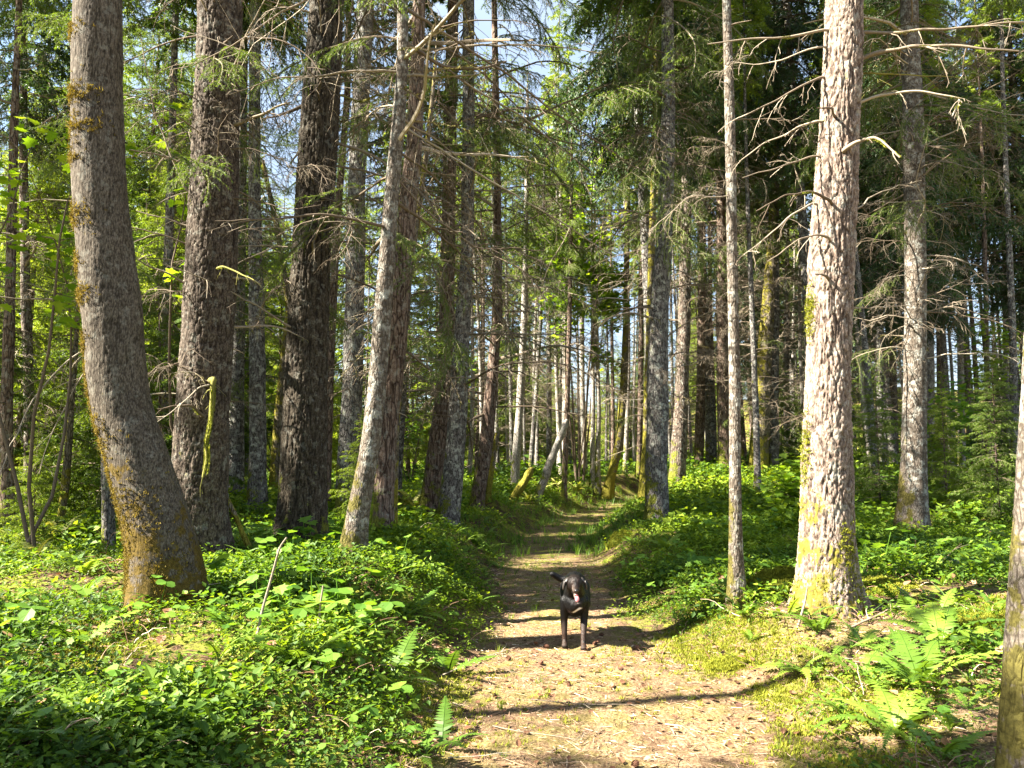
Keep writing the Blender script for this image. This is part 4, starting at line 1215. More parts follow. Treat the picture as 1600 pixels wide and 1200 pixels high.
carpet('path_grass', [M['leaf_small']], GR, pts_in(34000, 2.5, 24, lambda x, y: np.clip(.25 + 1.0 * n2(x, y, 1.5, 3, 81), 0, 1) * np.clip(1.1 - np.abs(on_path(x, y)) * 1.1, .0, 1) * np.clip((y - 2) / 10, .12, 1), 11), .6, 1.3, 12)
carpet('verge_grass', [M['leaf_big']], GR, pts_in(16000, 13, 30, lambda x, y: np.clip(1.6 - np.abs(on_path(x, y) - .3) * 1.6, 0, 1) * np.clip(.6 + n2(x, y, .9, 2, 83), 0, 1), 19), 1.6, 3.2, 20)
def moss_d(x, y):
    e = on_path(x, y)
    return np.clip(n2(x, y, 1.1, 3, 91) * 2.2 - .1, 0, 1) * np.clip(e * 3 + .6, .10, 1) * (.25 + .9 * right_open(x, y))
carpet('moss', [M['moss']], MT, pts_in(150000, 2.6, 9, moss_d, 13), .8, 1.6, 14, .3)
# needles, twigs, bark flakes and dead leaves lying on the ground
def litter():
    rng = np.random.RandomState(15)
    g = Geo()
    d = lambda x, y: np.clip(1.0 - on_path(x, y) * .6 + right_open(x, y), .35, 1) * np.clip(.7 + .6 * n2(x, y, 2.2, 2, 95), .15, 1)
    P = pts_in(62000, 2.4, 13, d, 16)
    n = len(P)
    t = Geo(); t.add([[-.5, -.04, 0], [.5, -.03, .0], [.5, .03, .02], [-.5, .04, .02], [-.5, 0, .05], [.5, 0, .05]], [[0, 1, 5, 4], [4, 5, 2, 3]], .5)
    L_ = np.exp(rng.normal(-3.15, .5, n)).clip(.015, .16)
    S = np.stack([L_, np.minimum(L_ * 1.0, .05) * rng.uniform(.6, 1.6, n), np.full(n, .05)], -1)
    Pz = P + np.array([0, 0, .006])
    g.inst(t, rotz(rng.uniform(0, 6.28, n)) @ roty(rng.normal(0, .12, n)), S, Pz, np.clip(rng.beta(2, 2.2, n), 0, 1), 0)
    tag(link('needle_litter', g.mesh('needle_litter', [M['litter']])), kind='stuff')
    g = Geo()
    d2 = lambda x, y: np.clip(.55 * n2(x, y, 1.3, 2, 97) + .22 + .25 * np.clip((x - 1) / 1, 0, 1) * np.clip((5.6 - y), 0, 1), 0, 1)
    P = pts_in(15000, 2.3, 12, d2, 17)
    n = len(P)
    t = Geo(); V, F = lobed([(0,0),(.2,-.3),(.5,-.42),(.8,-.25),(1,0),(.8,.22),(.5,.4),(.2,.3)])
    V = V.copy(); V[:, 2] += .3 * V[:, 1] ** 2 + .12 * V[:, 0]
    t.add(V, F, .5)
    g.inst(t, orient(n, rng, .35), rng.uniform(.015, .055, n), P + [0, 0, .012], rng.beta(2, 2, n), 0)
    tag(link('dead_leaf_litter', g.mesh('dead_leaf_litter', [M['deadleaf']])), kind='stuff')
litter()
def dry_stems():
    rng = np.random.RandomState(44)
    T = []
    for _ in range(7):
        g = Geo()
        for k_ in range(2):
            a = rng.uniform(0, 6.28); l = rng.uniform(.5, 1)
            t = np.linspace(0, 1, 7)
            up = rng.uniform(.25, .9)
            P = np.stack([np.cos(a) * l * t * (1 - up * .5), np.sin(a) * l * t * (1 - up * .5), l * up * (t - .55 * t ** 2.5)], -1) + np.cumsum(rng.normal(0, .012, (7, 3)), 0)
            g.tube(P, np.linspace(.008, .003, 7), 3, rng.rand())
        T.append(g.compact())
    carpet('dry_stems', [M['litter']], T, pts_in(1500, 2.6, 11, lambda x, y: np.clip(on_path(x, y) * 2 + .1, .05, 1) * np.clip(.5 + n2(x, y, 1.2, 2, 101), .1, 1), 45), .18, .55, 46, .3)
    t = Geo(); V, F = lobed([(0,0),(.2,-.3),(.5,-.42),(.8,-.25),(1,0),(.8,.22),(.5,.4),(.2,.3)]); V = V.copy(); V[:, 2] += .35 * V[:, 1] ** 2 + .12 * V[:, 0] + 1.0
    t.add(V, F, .5)
    carpet('withered_leaves', [M['deadleaf']], [t], pts_in(2600, 2.6, 11, lambda x, y: np.clip(on_path(x, y) * 2, 0, 1) * np.clip(n2(x, y, 1.6, 2, 103) + .15, 0, 1), 47), .03, .09, 48, .5)
dry_stems()

# ------------------------------------------------------------------ ferns, shrubs, sticks, cones
def ground(px, py):
    """where the line of sight through a photo pixel meets the terrain"""
    for d in np.arange(2.0, 60, .04):
        p = at(px, py, d)
        if p[2] < float(height(p[0], p[1])):
            return p
    return at(px, py, 40)
FR = np.random.RandomState(8)
FERN = [fern(FR, 10, .62, 1.05, 1.5, .15).mesh('sword_fern', [M['fern']]) for _ in range(3)]
FERN_P = [fern(FR, 14, .75, 1.1, 1.3, .13).mesh('pale_fern', [M['fern_pale']]) for _ in range(2)]
FERN_S = [fern(FR, 4, .42, .75, .9, .17, 17).mesh('small_fern', [M['fern']]) for _ in range(4)]
ferns = [
 ('s', 1470, 1010, .95, 'sword fern with upright arching fronds in the sunny clearing at the right'), ('s', 1440, 1080, 1.0, 'sword fern in the half shade below the sunny fern clump at the right'),
 ('f', 1420, 960, 1.0, 'small fern frond just right of the foot of the biggest fir'), ('s', 1545, 1030, .8, 'sword fern next to the mottled trunk at the right edge'),
 ('f', 1330, 955, .9, 'small fern pressed against the foot of the biggest fir'), ('f', 1160, 960, 1.1, 'single upright fern beside the foot of the slim lichen tree'),
 ('s', 1400, 1150, .8, 'shaded sword fern at the bottom right of the picture'), ('f', 1350, 1060, 1.1, 'small fern below the bleached stick in the clearing'),
 ('f', 1530, 905, 1.1, 'fern beneath the blotchy grey trunk in the sun'), ('f', 1480, 890, 1.0, 'bright fern between the blotchy grey trunk and the right edge'),
 ('s', 1080, 935, .6, 'feathery fern low at the right edge of the path behind the dog'), ('f', 1040, 900, 1.2, 'bright bracken on the right path edge'),
 ('f', 1000, 905, 1.0, 'small bracken closest to the dog on the right path edge'), ('s', 1160, 800, .8, 'dark sword fern between the slim lichen tree and the straight grey fir'),
 ('s', 1105, 780, .9, 'sword fern on the shaded slope behind the straight grey fir'), ('s', 1215, 800, .9, 'sword fern in the shade left of the biggest fir'),
 ('s', 1100, 830, .8, 'sword fern on the dark right bank halfway up the path'), ('s', 1040, 860, .7, 'sword fern at the foot of the straight grey fir'),
 ('p', 25, 862, .9, 'yellowish fern clump at the left edge of the picture'), ('p', 90, 850, .9, 'yellowish fern clump beside the mossy footed stem'),
 ('p', 55, 885, .7, 'low pale fern in front of the yellowish clumps on the left'), ('p', 648, 802, .9, 'yellow green fern between the brown leaning fir and the crossing pair'),
 ('p', 612, 800, .6, 'pale fern in the shade behind the lichen covered alder'), ('p', 842, 772, .8, 'dry yellow fern on the sunny bank at the path bend'), ('p', 868, 765, .7, 'dry yellow fern behind the thin dark pole at the path bend'),
 ('p', 900, 770, .6, 'pale fern next to the far end of the path'), ('p', 825, 785, .6, 'pale fern around the short dark mossy log'),
 ('f', 470, 1040, 1.1, 'bright fern among the ground cover in the sunny left bank'), ('f', 560, 1010, 1.0, 'fern on the left bank above the path edge'), ('f', 610, 1075, 1.2, 'bright fern leaning over the left path edge'),
 ('f', 700, 1050, 1.1, 'yellow green fern reaching onto the path from the left'), ('f', 650, 960, 1.0, 'fern on the left bank level with the dog'), ('f', 690, 920, 1.0, 'fern at the narrow left side of the path'),
 ('f', 360, 990, 1.1, 'fern in front of the leaning maple foot'), ('f', 520, 930, 1.0, 'fern below the dark furrowed fir'), ('f', 600, 905, 1.0, 'fern just right of the lichen covered alder foot'),
 ('s', 620, 880, .6, 'darker sword fern behind the alder on the left bank'), ('s', 740, 850, .6, 'sword fern right of the crossing pair of trunks'), ('s', 130, 900, .7, 'sword fern under the grey pole half hidden by the maple'),
 ('f', 120, 1010, 1.3, 'long fern frond at the left side of the picture'), ('f', 230, 1120, 1.2, 'low fern in the shaded bottom left ground cover'), ('f', 690, 1170, .9, 'small fern at the bottom where bank meets path'),
 ('s', 1330, 800, .8, 'dark fern right behind the biggest fir'), ('s', 1500, 820, .9, 'dark fern behind the blotchy grey trunk'), ('s', 1570, 850, .8, 'dark fern near the right edge in the shaded stand'),
]
for i, (kd, px, py, s, lab) in enumerate(ferns):
    p = ground(px, py)
    lib = {'s': FERN, 'f': FERN_S, 'p': FERN_P}[kd]
    if p[1] > 12: s *= 1.2
    o = link({'s': 'sword_fern', 'f': 'small_fern', 'p': 'pale_fern'}[kd], lib[i % len(lib)], None, p - [0, 0, .02], (FR.normal(0, .06), FR.normal(0, .06), FR.uniform(0, 6.28)), s)
    tag(o, lab, 'fern')

def broad_shrub(name, base, stems, leafn, size, spread, label, cat, seed, mat='leaf_maple', leaf=MAPLE):
    """vine maple: thin arching stems and a loose crown of leaves; stems are (dx,dy,dz) tips from the base"""
    rng = np.random.RandomState(seed)
    root = link(name, None, None, base)
    tag(root, label, cat)
    g = Geo(); lf = Geo()
    for tip in stems:
        tip = np.array(tip, float)
        t = np.linspace(0, 1, 9)[:, None]
        P = tip * t * np.array([1, 1, 1]) + np.array([0, 0, .12]) * np.sin(t * 3.14) * np.linalg.norm(tip) + np.cumsum(rng.normal(0, .05, (9, 3)), 0) * np.array([1, 1, .3]) * min(1, np.linalg.norm(tip) / 3)
        P[0] = rng.normal(0, .10, 3) * [1, 1, 0]
        bw = rng.normal(0, .09, 2) * np.linalg.norm(tip)
        P[:, :2] += bw * np.sin(t * 3.14)
        L_ = np.linalg.norm(tip)
        g.tube(P, np.linspace(.006 + .0035 * L_, .004, 9), 6, .4)
        for j in range(7):
            q = rng.randint(4, 9)
            d_ = rng.normal(0, 1, 3) * [1, 1, .45]
            d_ = d_ / np.linalg.norm(d_) * spread * rng.uniform(.4, 1)
            Q = P[q] + d_ * np.linspace(0, 1, 5)[:, None]
            g.tube(Q, np.linspace(.005, .002, 5), 4, .4)
            n = max(2, leafn // 7)
            pos = Q[rng.randint(1, 5, n)] + rng.normal(0, spread * .16, (n, 3))
            leaf_cloud(lf, leaf, pos, rng.uniform(.7, 1.3, n) * size, rng, .38, 0, rng.rand(n))
    link('stem', g.mesh('stem', [M['deadwood']], True), root)
    link('foliage', lf.mesh('foliage', [M[mat]]), root)
    return root
b = ground(925, 752); 
b = at(905, 740, 26.0); b[2] = float(height(b[0], b[1]))
broad_shrub('vine_maple', b, [(.3,-.5,10.0),(1.5,-.4,8.6),(.9,-.8,7.2),(2.1,-.6,9.6),(1.2,-.2,11.0),(-.4,-.4,8.2)], 560, .16, 1.15, 'tall vine maple with bright yellow green leaves above the path bend', 'maple tree', 1)
b = at(60, 800, 9.0); b[2] = float(height(b[0], b[1]))
broad_shrub('vine_maple', b, [(-.2,0,4.6),(.3,-.2,4.9),(-.5,.2,5.2)], 130, .13, .75, 'vine maple with big sunlit leaves at the upper left edge', 'maple tree', 2)
b = at(292, 858, 8.9); b[2] = float(height(b[0], b[1]))
broad_shrub('vine_maple', b, [(-.35,-.3,4.9),(-.15,-.2,4.4)], 30, .12, .45, 'slender vine maple with a few bright leaves between the maple and the big scaly fir', 'maple tree', 3)
for i, (px, py, d, hh, lab) in enumerate([(445, 770, 19, 5.5, 'sunlit vine maple in the gap left of the dark furrowed fir'), (1480, 760, 16, 2.4, 'low vine maple in the shade right of the blotchy grey trunk'),
        (1560, 720, 20, 4, 'vine maple deep in the stand at the right edge'), (1250, 800, 13, 1.2, 'low broad leaved bush in the shade left of the biggest fir'),
        (640, 760, 26, 5, 'vine maple far behind the crossing pair')]):
    b = at(px, py, d); b[2] = float(height(b[0], b[1]))
    broad_shrub('vine_maple', b, [(FR.normal(0, .12 * hh + .1), FR.normal(0, .12 * hh), hh * FR.uniform(.5, 1)) for _ in range(5)], 110, .12, min(.9, .3 + hh * .2), lab, 'maple bush', 20 + i, 'leaf_big' if i in (1, 4) else 'leaf_maple')

# a leafy plant that stands up against the maple foot
b = ground(330, 930)
root = link('leafy_plant', None, None, b); tag(root, 'three big pale green leaves on one stalk at the foot of the leaning maple', 'plant')
g = Geo(); g.tube([[0, 0, 0], [.01, 0, .12], [.02, 0, .24]], [.004, .003, .003], 5, .4); link('stem', g.mesh('stem', [M['leaf_big']], True), root)
t = Geo(); t.add(*FAN, .9); g = Geo()
g.inst(t, rotz(np.array([2.9, .3, 1.4])) @ roty(np.array([-.35, -.75, -.2])) @ rotx(np.array([.3, -.5, .4])), np.array([.16, .15, .13]), np.repeat([[.02, 0, .24]], 3, 0), np.array([.8, .95, .6]), 0)
link('foliage', g.mesh('foliage', [M['leaf_big']]), root)

# little hemlock saplings with flat sprays
for i, (px, py, d, s, lab) in enumerate([(52, 800, 10.5, .30, 'small hemlock sapling with flat pale sprays at the left edge'), (1560, 770, 12, .42, 'dark hemlock sapling leaning in from the right edge'), (1480, 790, 14, .38, 'hemlock sapling right of the blotchy grey trunk'),
        (560, 800, 12, .28, 'small hemlock sapling behind the lichen covered alder'), (1375, 790, 14, .42, 'hemlock sapling in the gap right of the biggest fir')]):
    b = at(px, py, d); b[2] = float(height(b[0], b[1]))
    root = link('hemlock_sapling', None, None, b, (0, 0, i * 1.7), s); tag(root, lab, 'sapling')
    link('trunk', FT['young'][i % 3][0], root); link('crown', FT['young'][i % 3][1], root)

# sticks
SR = np.random.RandomState(99)
STK = []
for i in range(6):
    g = Geo(); limb(g, SR, (0, 0, 0), (1, 0, 0), 1.0, .010, 0, [4, 2], .02, jit=.22, k=6, sub=.3)
    V = np.concatenate(g.V); V[:, 2] *= .25; g.V = [V]; g.R = [np.concatenate(g.R)]
    STK.append(g)
STKM = {m_: [g.mesh('fallen_branch', [M[m_]], True) for g in STK] for m_ in ('twig_pale', 'deadwood')}
sticks = [
 (830, 1098, 1000, 1128, 'twig_pale', 1.3, 'bleached forked twig lying across the path in front of the dog'), (770, 1140, 905, 1168, 'twig_pale', .9, 'bleached thin twig low on the path'),
 (760, 1045, 850, 1066, 'twig_pale', .9, 'pale twig on the left half of the path'), (690, 1060, 815, 1000, 'twig_pale', .6, 'thin twig sticking up at the left path edge'),
 (965, 1028, 1020, 1046, 'twig_pale', .7, 'short pale twig right of the dog'), (1285, 1042, 1330, 1052, 'twig_pale', 2.6, 'short thick bleached stick in the sunny clearing'),
 (1330, 985, 1520, 935, 'twig_pale', 1.6, 'long pale branch lying in the clearing right of the biggest fir'), (1200, 1000, 1440, 965, 'twig_pale', .7, 'thin pale branch crossing the clearing'),
 (1400, 1140, 1560, 1200, 'twig_pale', .9, 'thin branch in the shade at the bottom right'), (1290, 1050, 1400, 1145, 'deadwood', .8, 'dark twig in the half shade at the lower right'),
 (1480, 1120, 1545, 1145, 'twig_pale', 1.2, 'pale stick beside the mottled trunk'), (700, 1190, 860, 1196, 'twig_pale', 1.0, 'twig along the very bottom of the path'),
 (1100, 985, 1200, 940, 'deadwood', 2.4, 'crooked root like branch below the slim lichen tree'), (1130, 1000, 1235, 930, 'twig_pale', 1.4, 'grey root like branch running up to the mossy mound'),
 (1060, 1010, 1140, 985, 'twig_pale', .8, 'small pale twig at the right path edge'), (250, 1100, 300, 1092, 'twig_pale', 2.2, 'short pale stick in the bottom left ground cover'),
 (20, 1060, 150, 985, 'twig_pale', 1.2, 'pale bent branch at the left side of the picture'), (120, 1030, 200, 1070, 'deadwood', 1.1, 'dark stick in the sunny ground cover on the left'),
 (400, 920, 520, 925, 'twig_pale', 1.5, 'pale stick in the bright patch below the dark furrowed fir'), (600, 1040, 700, 1090, 'deadwood', 1.0, 'brown twig on the slope above the path'),
 (820, 925, 900, 930, 'deadwood', .8, 'dark twig across the path behind the dog'), (940, 950, 1010, 962, 'twig_pale', .8, 'pale twig right behind the dog'),
 (1420, 900, 1560, 880, 'deadwood', 1.4, 'brown branch lying below the blotchy grey trunk'), (860, 1180, 960, 1150, 'deadwood', .8, 'brown twig in the shadow at the bottom of the path'),
]
for i, (x0, y0, x1, y1, m_, th_, lab) in enumerate(sticks):
    a, b = ground(x0, y0), ground(x1, y1)
    v = b - a
    L_ = float(np.linalg.norm(v))
    o = link('fallen_branch', STKM[m_][i % 6], None, a + [0, 0, .022], (0, -math.asin(max(-1, min(1, v[2] / L_))), math.atan2(v[1], v[0])), (L_, L_ * .8 * th_ ** .3, max(.8, L_) * th_))
    tag(o, lab, 'fallen branch')
# two curved bare stems standing in the left bank
for px, py, tr, lab in [(399, 1008, [(408,960),(425,900),(437,855),(448,840)], 'bare curved brown stem rising from the sunny left bank'), (495, 1002, [(500,950),(505,915)], 'short bare grey stem in the left bank below the alder'),
                        (1245, 985, [(1258,940),(1262,915)], 'broken pale stick leaning on the foot of the biggest fir')]:
    b0 = ground(px, py)
    P = np.array([b0] + [at(x, y, b0[1] + .1) for x, y in tr]) - b0
    t = np.linspace(0, len(P) - 1, 16)
    Q = np.stack([np.interp(t, range(len(P)), P[:, k_]) for k_ in range(3)], -1)
    Q[1:-1] = (Q[:-2] + Q[1:-1] * 2 + Q[2:]) / 4
    g = Geo(); g.tube(Q, np.linspace(.011, .006, 16), 7, .65)
    tag(link('bare_stem', g.mesh('bare_stem', [M['deadwood']], True), None, b0), lab, 'bare stem')

# pine cones
g = Geo()
u = np.linspace(0, 1, 9)
g.tube(np.stack([u - .5, 0 * u, 0 * u], -1), .30 * np.sin(np.clip(u * 2.9 + .15, 0, 3.1)) + .02, 10, .2)
for i in range(70):
    f = i / 70; a = i * 2.4; r = .34 * math.sin(f * 2.9 + .15)
    c_ = np.array([f - .5, math.cos(a) * r * .7, math.sin(a) * r * .7]); o_ = np.array([.10, math.cos(a) * .16, math.sin(a) * .16]); w_ = np.array([0, -math.sin(a), math.cos(a)]) * .09
    g.add([c_ - w_, c_ + w_, c_ + o_ + w_ * .6, c_ + o_ * 1.2, c_ + o_ - w_ * .6], [[0, 1, 2, 3, 4]], .3 + .6 * SR.rand())
cm = g.mesh('pine_cone', [M['cone']])
for i in range(15):
    y = SR.uniform(3.9, 8.5); x = path_x(y) + SR.uniform(-.95, 1.3)
    o = link('pine_cone', cm, None, (x, y, float(height(x, y)) + .018), (SR.uniform(0, 6), SR.normal(0, .3), SR.uniform(0, 6)), SR.uniform(.038, .055))
    tag(o, 'small brown cone lying on the needle covered path', 'cone', 'cones scattered on the path')

# moss covered mound by the biggest fir
def mound(c, rx, ry, rz, rot, label, seed, name='mossy_mound', moss='moss', n=5200):
    rng = np.random.RandomState(seed)
    nu, nv = 48, 20
    th = np.arange(nu) / nu * 2 * math.pi
    ph = np.linspace(-.25, 1.5707, nv)
    X = np.cos(ph)[:, None] * np.cos(th); Y = np.cos(ph)[:, None] * np.sin(th); Z = np.sin(ph)[:, None] + 0 * th
    Q = np.stack([X, Y, Z], -1)
    Q = Q * (1 + .16 * fbm(Q * 2 + seed, 3))[..., None] * [rx, ry, rz]
    Q = Q @ rotz(rot).T
    g = Geo()
    i = np.arange(nv - 1)[:, None] * nu; j = np.arange(nu)[None]
    g.add(Q.reshape(-1, 3), np.stack([i + j, i + (j + 1) % nu, i + nu + (j + 1) % nu, i + nu + j], -1).reshape(-1, 4), .35)
    P = Q[3:].reshape(-1, 3)
    P = P[rng.randint(len(P), size=n)] + rng.normal(0, .012, (n, 3))
    for t in MT:
        m_ = rng.rand(n) < .3
        g.inst(t, rotz(rng.uniform(0, 6.28, m_.sum())) @ roty(rng.normal(0, .5, m_.sum())), rng.uniform(.6, 1.1, m_.sum()), P[m_], rng.beta(3, 2.5, m_.sum()), .5)
    tag(link(name, g.compact().mesh(name, [M[moss]], False), None, c), label, 'mossy mound')
b = ground(1225, 935); mound(b + [.05, .25, -.02], .42, .20, .27, .6, 'bright mossy mound sloping down from the left side of the biggest fir', 1)
b = ground(1390, 925); mound(b + [0, .1, -.05], .42, .26, .13, .1, 'low sunlit moss cushion right of the foot of the biggest fir', 2)
b = ground(1150, 1040); mound(b + [0, 0, -.04], .22, .14, .08, .1, 'small moss cushion at the right edge of the path', 3, n=2200)
b = ground(1530, 975); mound(b + [0, 0, -.06], .40, .25, .10, .2, 'wide yellow moss cushion near the mottled trunk', 4)
b = ground(1240, 745); mound(b + [.2, .3, -.1], .9, .6, .55, .2, 'dark mossy stump far behind beside the thin grey pole', 5, 'mossy_stump', n=2500)
b = ground(960, 855); mound(b + [.2, .2, -.02], .30, .25, .25, .2, 'mossy little hump on the right bank halfway up the path', 6, n=2500)

# moss tufts that cling to the leaning maple
def bark_moss(s, spots, mat, seed):
    root, axis, rf = find(s)
    rng = np.random.RandomState(seed)
    P = []
    for z, az, sz, sa, n in spots:
        zz = z + rng.normal(0, sz, n); aa = az + rng.normal(0, sa, n)
        A = np.array([axis(q) for q in zz]); r = np.array([rf(q) for q in zz]) * 1.0
        P.append(A + np.stack([np.cos(aa) * r, np.sin(aa) * r, 0 * r], -1))
    P = np.concatenate(P)
    g = Geo(); n = len(P)
    idx = rng.randint(len(MT), size=n)
    for i, t in enumerate(MT):
        m_ = idx == i
        g.inst(t, rotz(rng.uniform(0, 6.28, m_.sum())) @ roty(rng.normal(.2, .9, m_.sum())), rng.uniform(.7, 1.5, m_.sum()), P[m_], rng.rand(m_.sum()), .5)
    tag(link('moss', g.compact().mesh('moss', [M[mat]]), root), kind='stuff')
PI = math.pi
bark_moss('thick leaning maple', [(.15, -1.9, .14, .9, 1100), (.25, 3.3, .2, .5, 500), (4.75, 3.6, .05, .5, 120), (4.2, -2.4, .05, .6, 170), (3.65, -2.5, .04, .4, 90), (3.15, -2.6, .06, .5, 220), (2.75, -2.7, .06, .3, 130), (2.5, -2.5, .05, .4, 160),
                                  (2.1, 3.5, .05, .3, 110), (1.75, 3.4, .15, .25, 260), (1.35, -2.7, .1, .5, 260), (1.0, 3.4, .15, .3, 260), (.7, -2.3, .18, .7, 420), (5.4, -2.2, .08, .6, 200), (3.9, -2.0, .05, .6, 120)], 'moss_brown', 3)
bark_moss(BIG, [(.1, -1.7, .12, .8, 700), (.45, -1.2, .14, .22, 260), (2.6, 3.3, .12, .2, 160), (1.3, 3.3, .2, .2, 160)], 'moss', 4)

# ------------------------------------------------------------------ the dog
def build_dog():
    import bmesh
    fur, nt, N, L = new_mat('black_fur')
    p = N['Principled BSDF']
    a = N.new('ShaderNodeAttribute'); a.attribute_name = 'rnd'
    tc = N.new('ShaderNodeTexCoord')
    mp = N.new('ShaderNodeMapping'); mp.inputs['Scale'].default_value = (1, 1, .35)
    L.new(tc.outputs['Object'], mp.inputs[0])
    nz = noise_(N, L, mp.outputs[0], 130, 3, .7)
    r = ramp(N, [(0, (.0025, .0023, .0025)), (.5, (.03, .017, .012)), (.8, (.30, .26, .22)), (1, (.75, .70, .64))])
    L.new(a.outputs['Fac'], r.inputs[0])
    c = mixc(N, L, maprange(N, L, nz, .45, .75, 0, .35), r.outputs[0], (.012, .011, .011))
    L.new(c, p.inputs['Base Color'])
    p.inputs['Roughness'].default_value = .42
    p.inputs['Specular IOR Level'].default_value = .22
    b = N.new('ShaderNodeBump'); b.inputs['Strength'].default_value = .8; b.inputs['Distance'].default_value = .008
    L.new(nz, b.inputs['Height']); L.new(b.outputs[0], p.inputs['Normal'])
    chains = [
     [((0, .02, .40), .105), ((.01, .14, .425), .128), ((.02, .30, .44), .132), ((.035, .46, .45), .115), ((.055, .60, .465), .112), ((.06, .68, .455), .085)],
     [((0, .10, .33), .085), ((.01, .24, .345), .09), ((.03, .42, .39), .08)],
     [((0, .06, .46), .10), ((-.005, -.02, .50), .085), ((-.012, -.09, .545), .074)],
     [((0, -.02, .38), .075), ((0, .02, .34), .07)],
     [((-.015, -.105, .576), .075), ((-.015, -.15, .578), .067)],
     [((-.045, -.12, .57), .040), ((-.045, -.16, .555), .032)], [((.015, -.12, .57), .040), ((.015, -.16, .555), .032)],
     [((-.016, -.17, .553), .040), ((-.017, -.225, .538), .031), ((-.017, -.265, .531), .026)],
     [((-.016, -.13, .515), .034), ((-.017, -.19, .492), .022), ((-.017, -.235, .474), .016)],
     [((-.075, .05, .40), .055), ((-.088, .07, .30), .042), ((-.092, .075, .23), .034), ((-.092, .045, .12), .026), ((-.092, .035, .05), .0245), ((-.093, .0, .024), .031)],
     [((.075, .04, .40), .055), ((.082, .05, .30), .042), ((.080, .045, .24), .035), ((.068, -.02, .13), .027), ((.062, -.05, .055), .0245), ((.060, -.095, .025), .032)],
     [((-.005, .60, .42), .085), ((-.035, .54, .29), .058), ((-.04, .60, .22), .034), ((-.045, .70, .155), .024), ((-.04, .655, .06), .021), ((-.04, .61, .022), .026)],
     [((.115, .60, .42), .085), ((.145, .56, .28), .058), ((.145, .64, .21), .034), ((.145, .76, .15), .024), ((.14, .77, .05), .021), ((.14, .74, .022), .026)],
     [((.04, .68, .48), .045), ((-.02, .70, .475), .038), ((-.08, .70, .49), .034), ((-.135, .69, .525), .032), ((-.155, .68, .535), .026)],
    ]
    bm = bmesh.new()
    for ch in chains:
        for (p0, r0), (p1, r1) in zip(ch, ch[1:]):
            p0, p1 = np.array(p0), np.array(p1)
            n = max(2, int(np.linalg.norm(p1 - p0) / (min(r0, r1) * .25)))
            for i in range(n + 1):
                t = i / n
                bmesh.ops.create_icosphere(bm, subdivisions=2, radius=r0 + (r1 - r0) * t, matrix=Matrix.Translation(p0 + (p1 - p0) * t))
    me = bpy.data.meshes.new('body_draft'); bm.to_mesh(me); bm.free()
    o = bpy.data.objects.new('body_draft', me); C.objects.link(o)
    md = o.modifiers.new('r', 'REMESH'); md.mode = 'VOXEL'; md.voxel_size = .0075; md.use_smooth_shade = True
    ms = o.modifiers.new('s', 'SMOOTH'); ms.iterations = 7; ms.factor = .5
    dg = bpy.context.evaluated_depsgraph_get()
    body = bpy.data.meshes.new_from_object(o.evaluated_get(dg))
    bpy.data.objects.remove(o)
    body.name = 'body'
    n = len(body.vertices)
    co = np.zeros(n * 3, np.float32); body.vertices.foreach_get('co', co); co = co.reshape(-1, 3)
    x, y, z = co.T
    col = np.zeros(n)
    col = np.maximum(col, .5 * np.clip((.27 - z) / .1, 0, 1) * (vnoise(co * 30) > -.6))  # brown sheen of sunlit lower legs, painted into the fur colour
    ch = np.exp(-(((x - .01) / .05) ** 2 + ((z - .335 - .02 * np.sin(x * 40)) / .014) ** 2)) * (y < .06) * (y > -.12)
    col = np.maximum(col, 1.0 * np.clip(ch * 1.6, 0, 1))
    col = np.maximum(col, .78 * np.exp(-(((x - .02) / .03) ** 2 + ((z - .40) / .012) ** 2)) * (y < 0))
    muzzle_sheen = (y < -.17) * (z > .50) * np.exp(-((np.abs(x + .016) - .028) / .02) ** 2) * np.clip((-.17 - y) / .05, 0, 1)
    col = np.maximum(col, .56 * muzzle_sheen)  # grey sheen along the muzzle sides, painted on
    mz2 = (y < -.20) * (z < .505)
    col = np.maximum(col, .6 * mz2)
    for s_ in (-1, 1):
        brow_sheen = np.exp(-(((x + .016 - s_ * .028) / .012) ** 2 + ((z - .592) / .009) ** 2)) * (y < -.15)
        col = np.maximum(col, .50 * brow_sheen)  # brow highlights painted as lighter spots
    col = np.maximum(col, .12 * (y < -.08) * (z > .50))  # light brown sheen of the lit head, put into its colour
    col = np.where(z < .03, .15, col)
    at_ = body.attributes.new('rnd', 'FLOAT', 'POINT'); at_.data.foreach_set('value', col.astype(np.float32))
    body.materials.clear(); body.materials.append(fur)
    body.polygons.foreach_set('use_smooth', np.ones(len(body.polygons), bool)); body.update()
    base = ground(897, 1013)
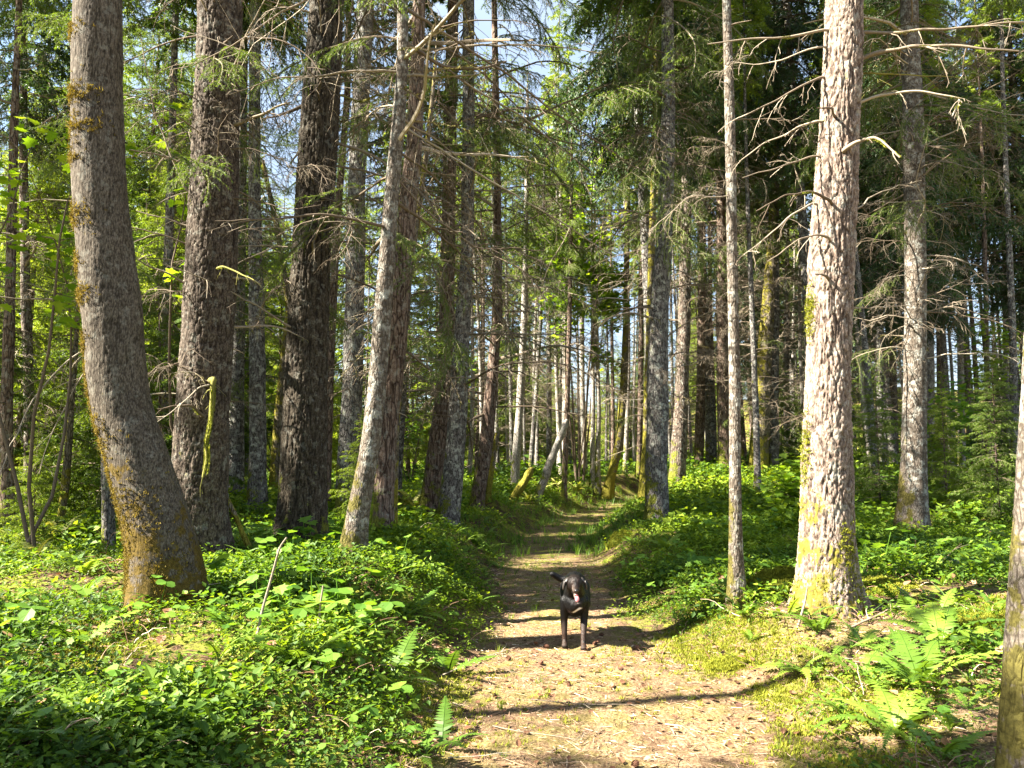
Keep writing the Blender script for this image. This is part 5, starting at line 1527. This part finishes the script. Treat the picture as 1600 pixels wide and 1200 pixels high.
    root = link('dog', None, None, (base[0] + .012, base[1] - .02, float(height(base[0], base[1])) - .004), (0, 0, math.radians(1)), 1.0)
    tag(root, 'black dog with white chest mark trotting towards the camera along the path, tongue out', 'dog')
    link('body', body, root)
    def blob(name, parts, mat, vox=.003, par=root):
        bm = bmesh.new()
        for c_, s_, rot in parts:
            bmesh.ops.create_uvsphere(bm, u_segments=20, v_segments=12, radius=1, matrix=Matrix.Translation(c_) @ Matrix.Rotation(rot[0], 4, 'X') @ Matrix.Rotation(rot[1], 4, 'Y') @ Matrix.Rotation(rot[2], 4, 'Z') @ Matrix.Diagonal((*s_, 1)))
        me = bpy.data.meshes.new(name); bm.to_mesh(me); bm.free()
        me.materials.append(mat)
        me.polygons.foreach_set('use_smooth', np.ones(len(me.polygons), bool))
        return link(name, me, par)
    def simple(name, col_, rough, spec=.5):
        m, nt, N, L = new_mat(name)
        N['Principled BSDF'].inputs['Base Color'].default_value = (*col_, 1)
        N['Principled BSDF'].inputs['Roughness'].default_value = rough
        N['Principled BSDF'].inputs['Specular IOR Level'].default_value = spec
        return m
    blk = simple('nose_leather', (.012, .011, .012), .3)
    eye = simple('eye_amber', (.05, .022, .008), .08, .8)
    pink = simple('tongue_pink', (.62, .22, .24), .35)
    earm = simple('ear_fur', (.035, .030, .027), .4, .45)  # lighter than the body: sheen on the ear edges put into the colour
    for s in (-1, 1):
        blob('ear', [((-.015 + s * .076, -.115, .592), (.014, .034, .036), (.25, s * -.65, 0)), ((-.015 + s * .094, -.128, .560), (.012, .027, .042), (.15, s * -.15, 0))], earm)
        blob('eye', [((-.015 + s * .031, -.193, .572), (.0095, .006, .0085), (0, 0, 0))], eye)
    blob('nose', [((-.017, -.288, .536), (.017, .012, .013), (0, 0, 0)), ((-.017, -.284, .526), (.010, .010, .011), (0, 0, 0))], blk)
    blob('tongue', [((-.014, -.235, .490), (.017, .040, .006), (-.35, 0, 0)), ((-.010, -.266, .468), (.018, .008, .026), (-.2, 0, 0))], pink)
build_dog()
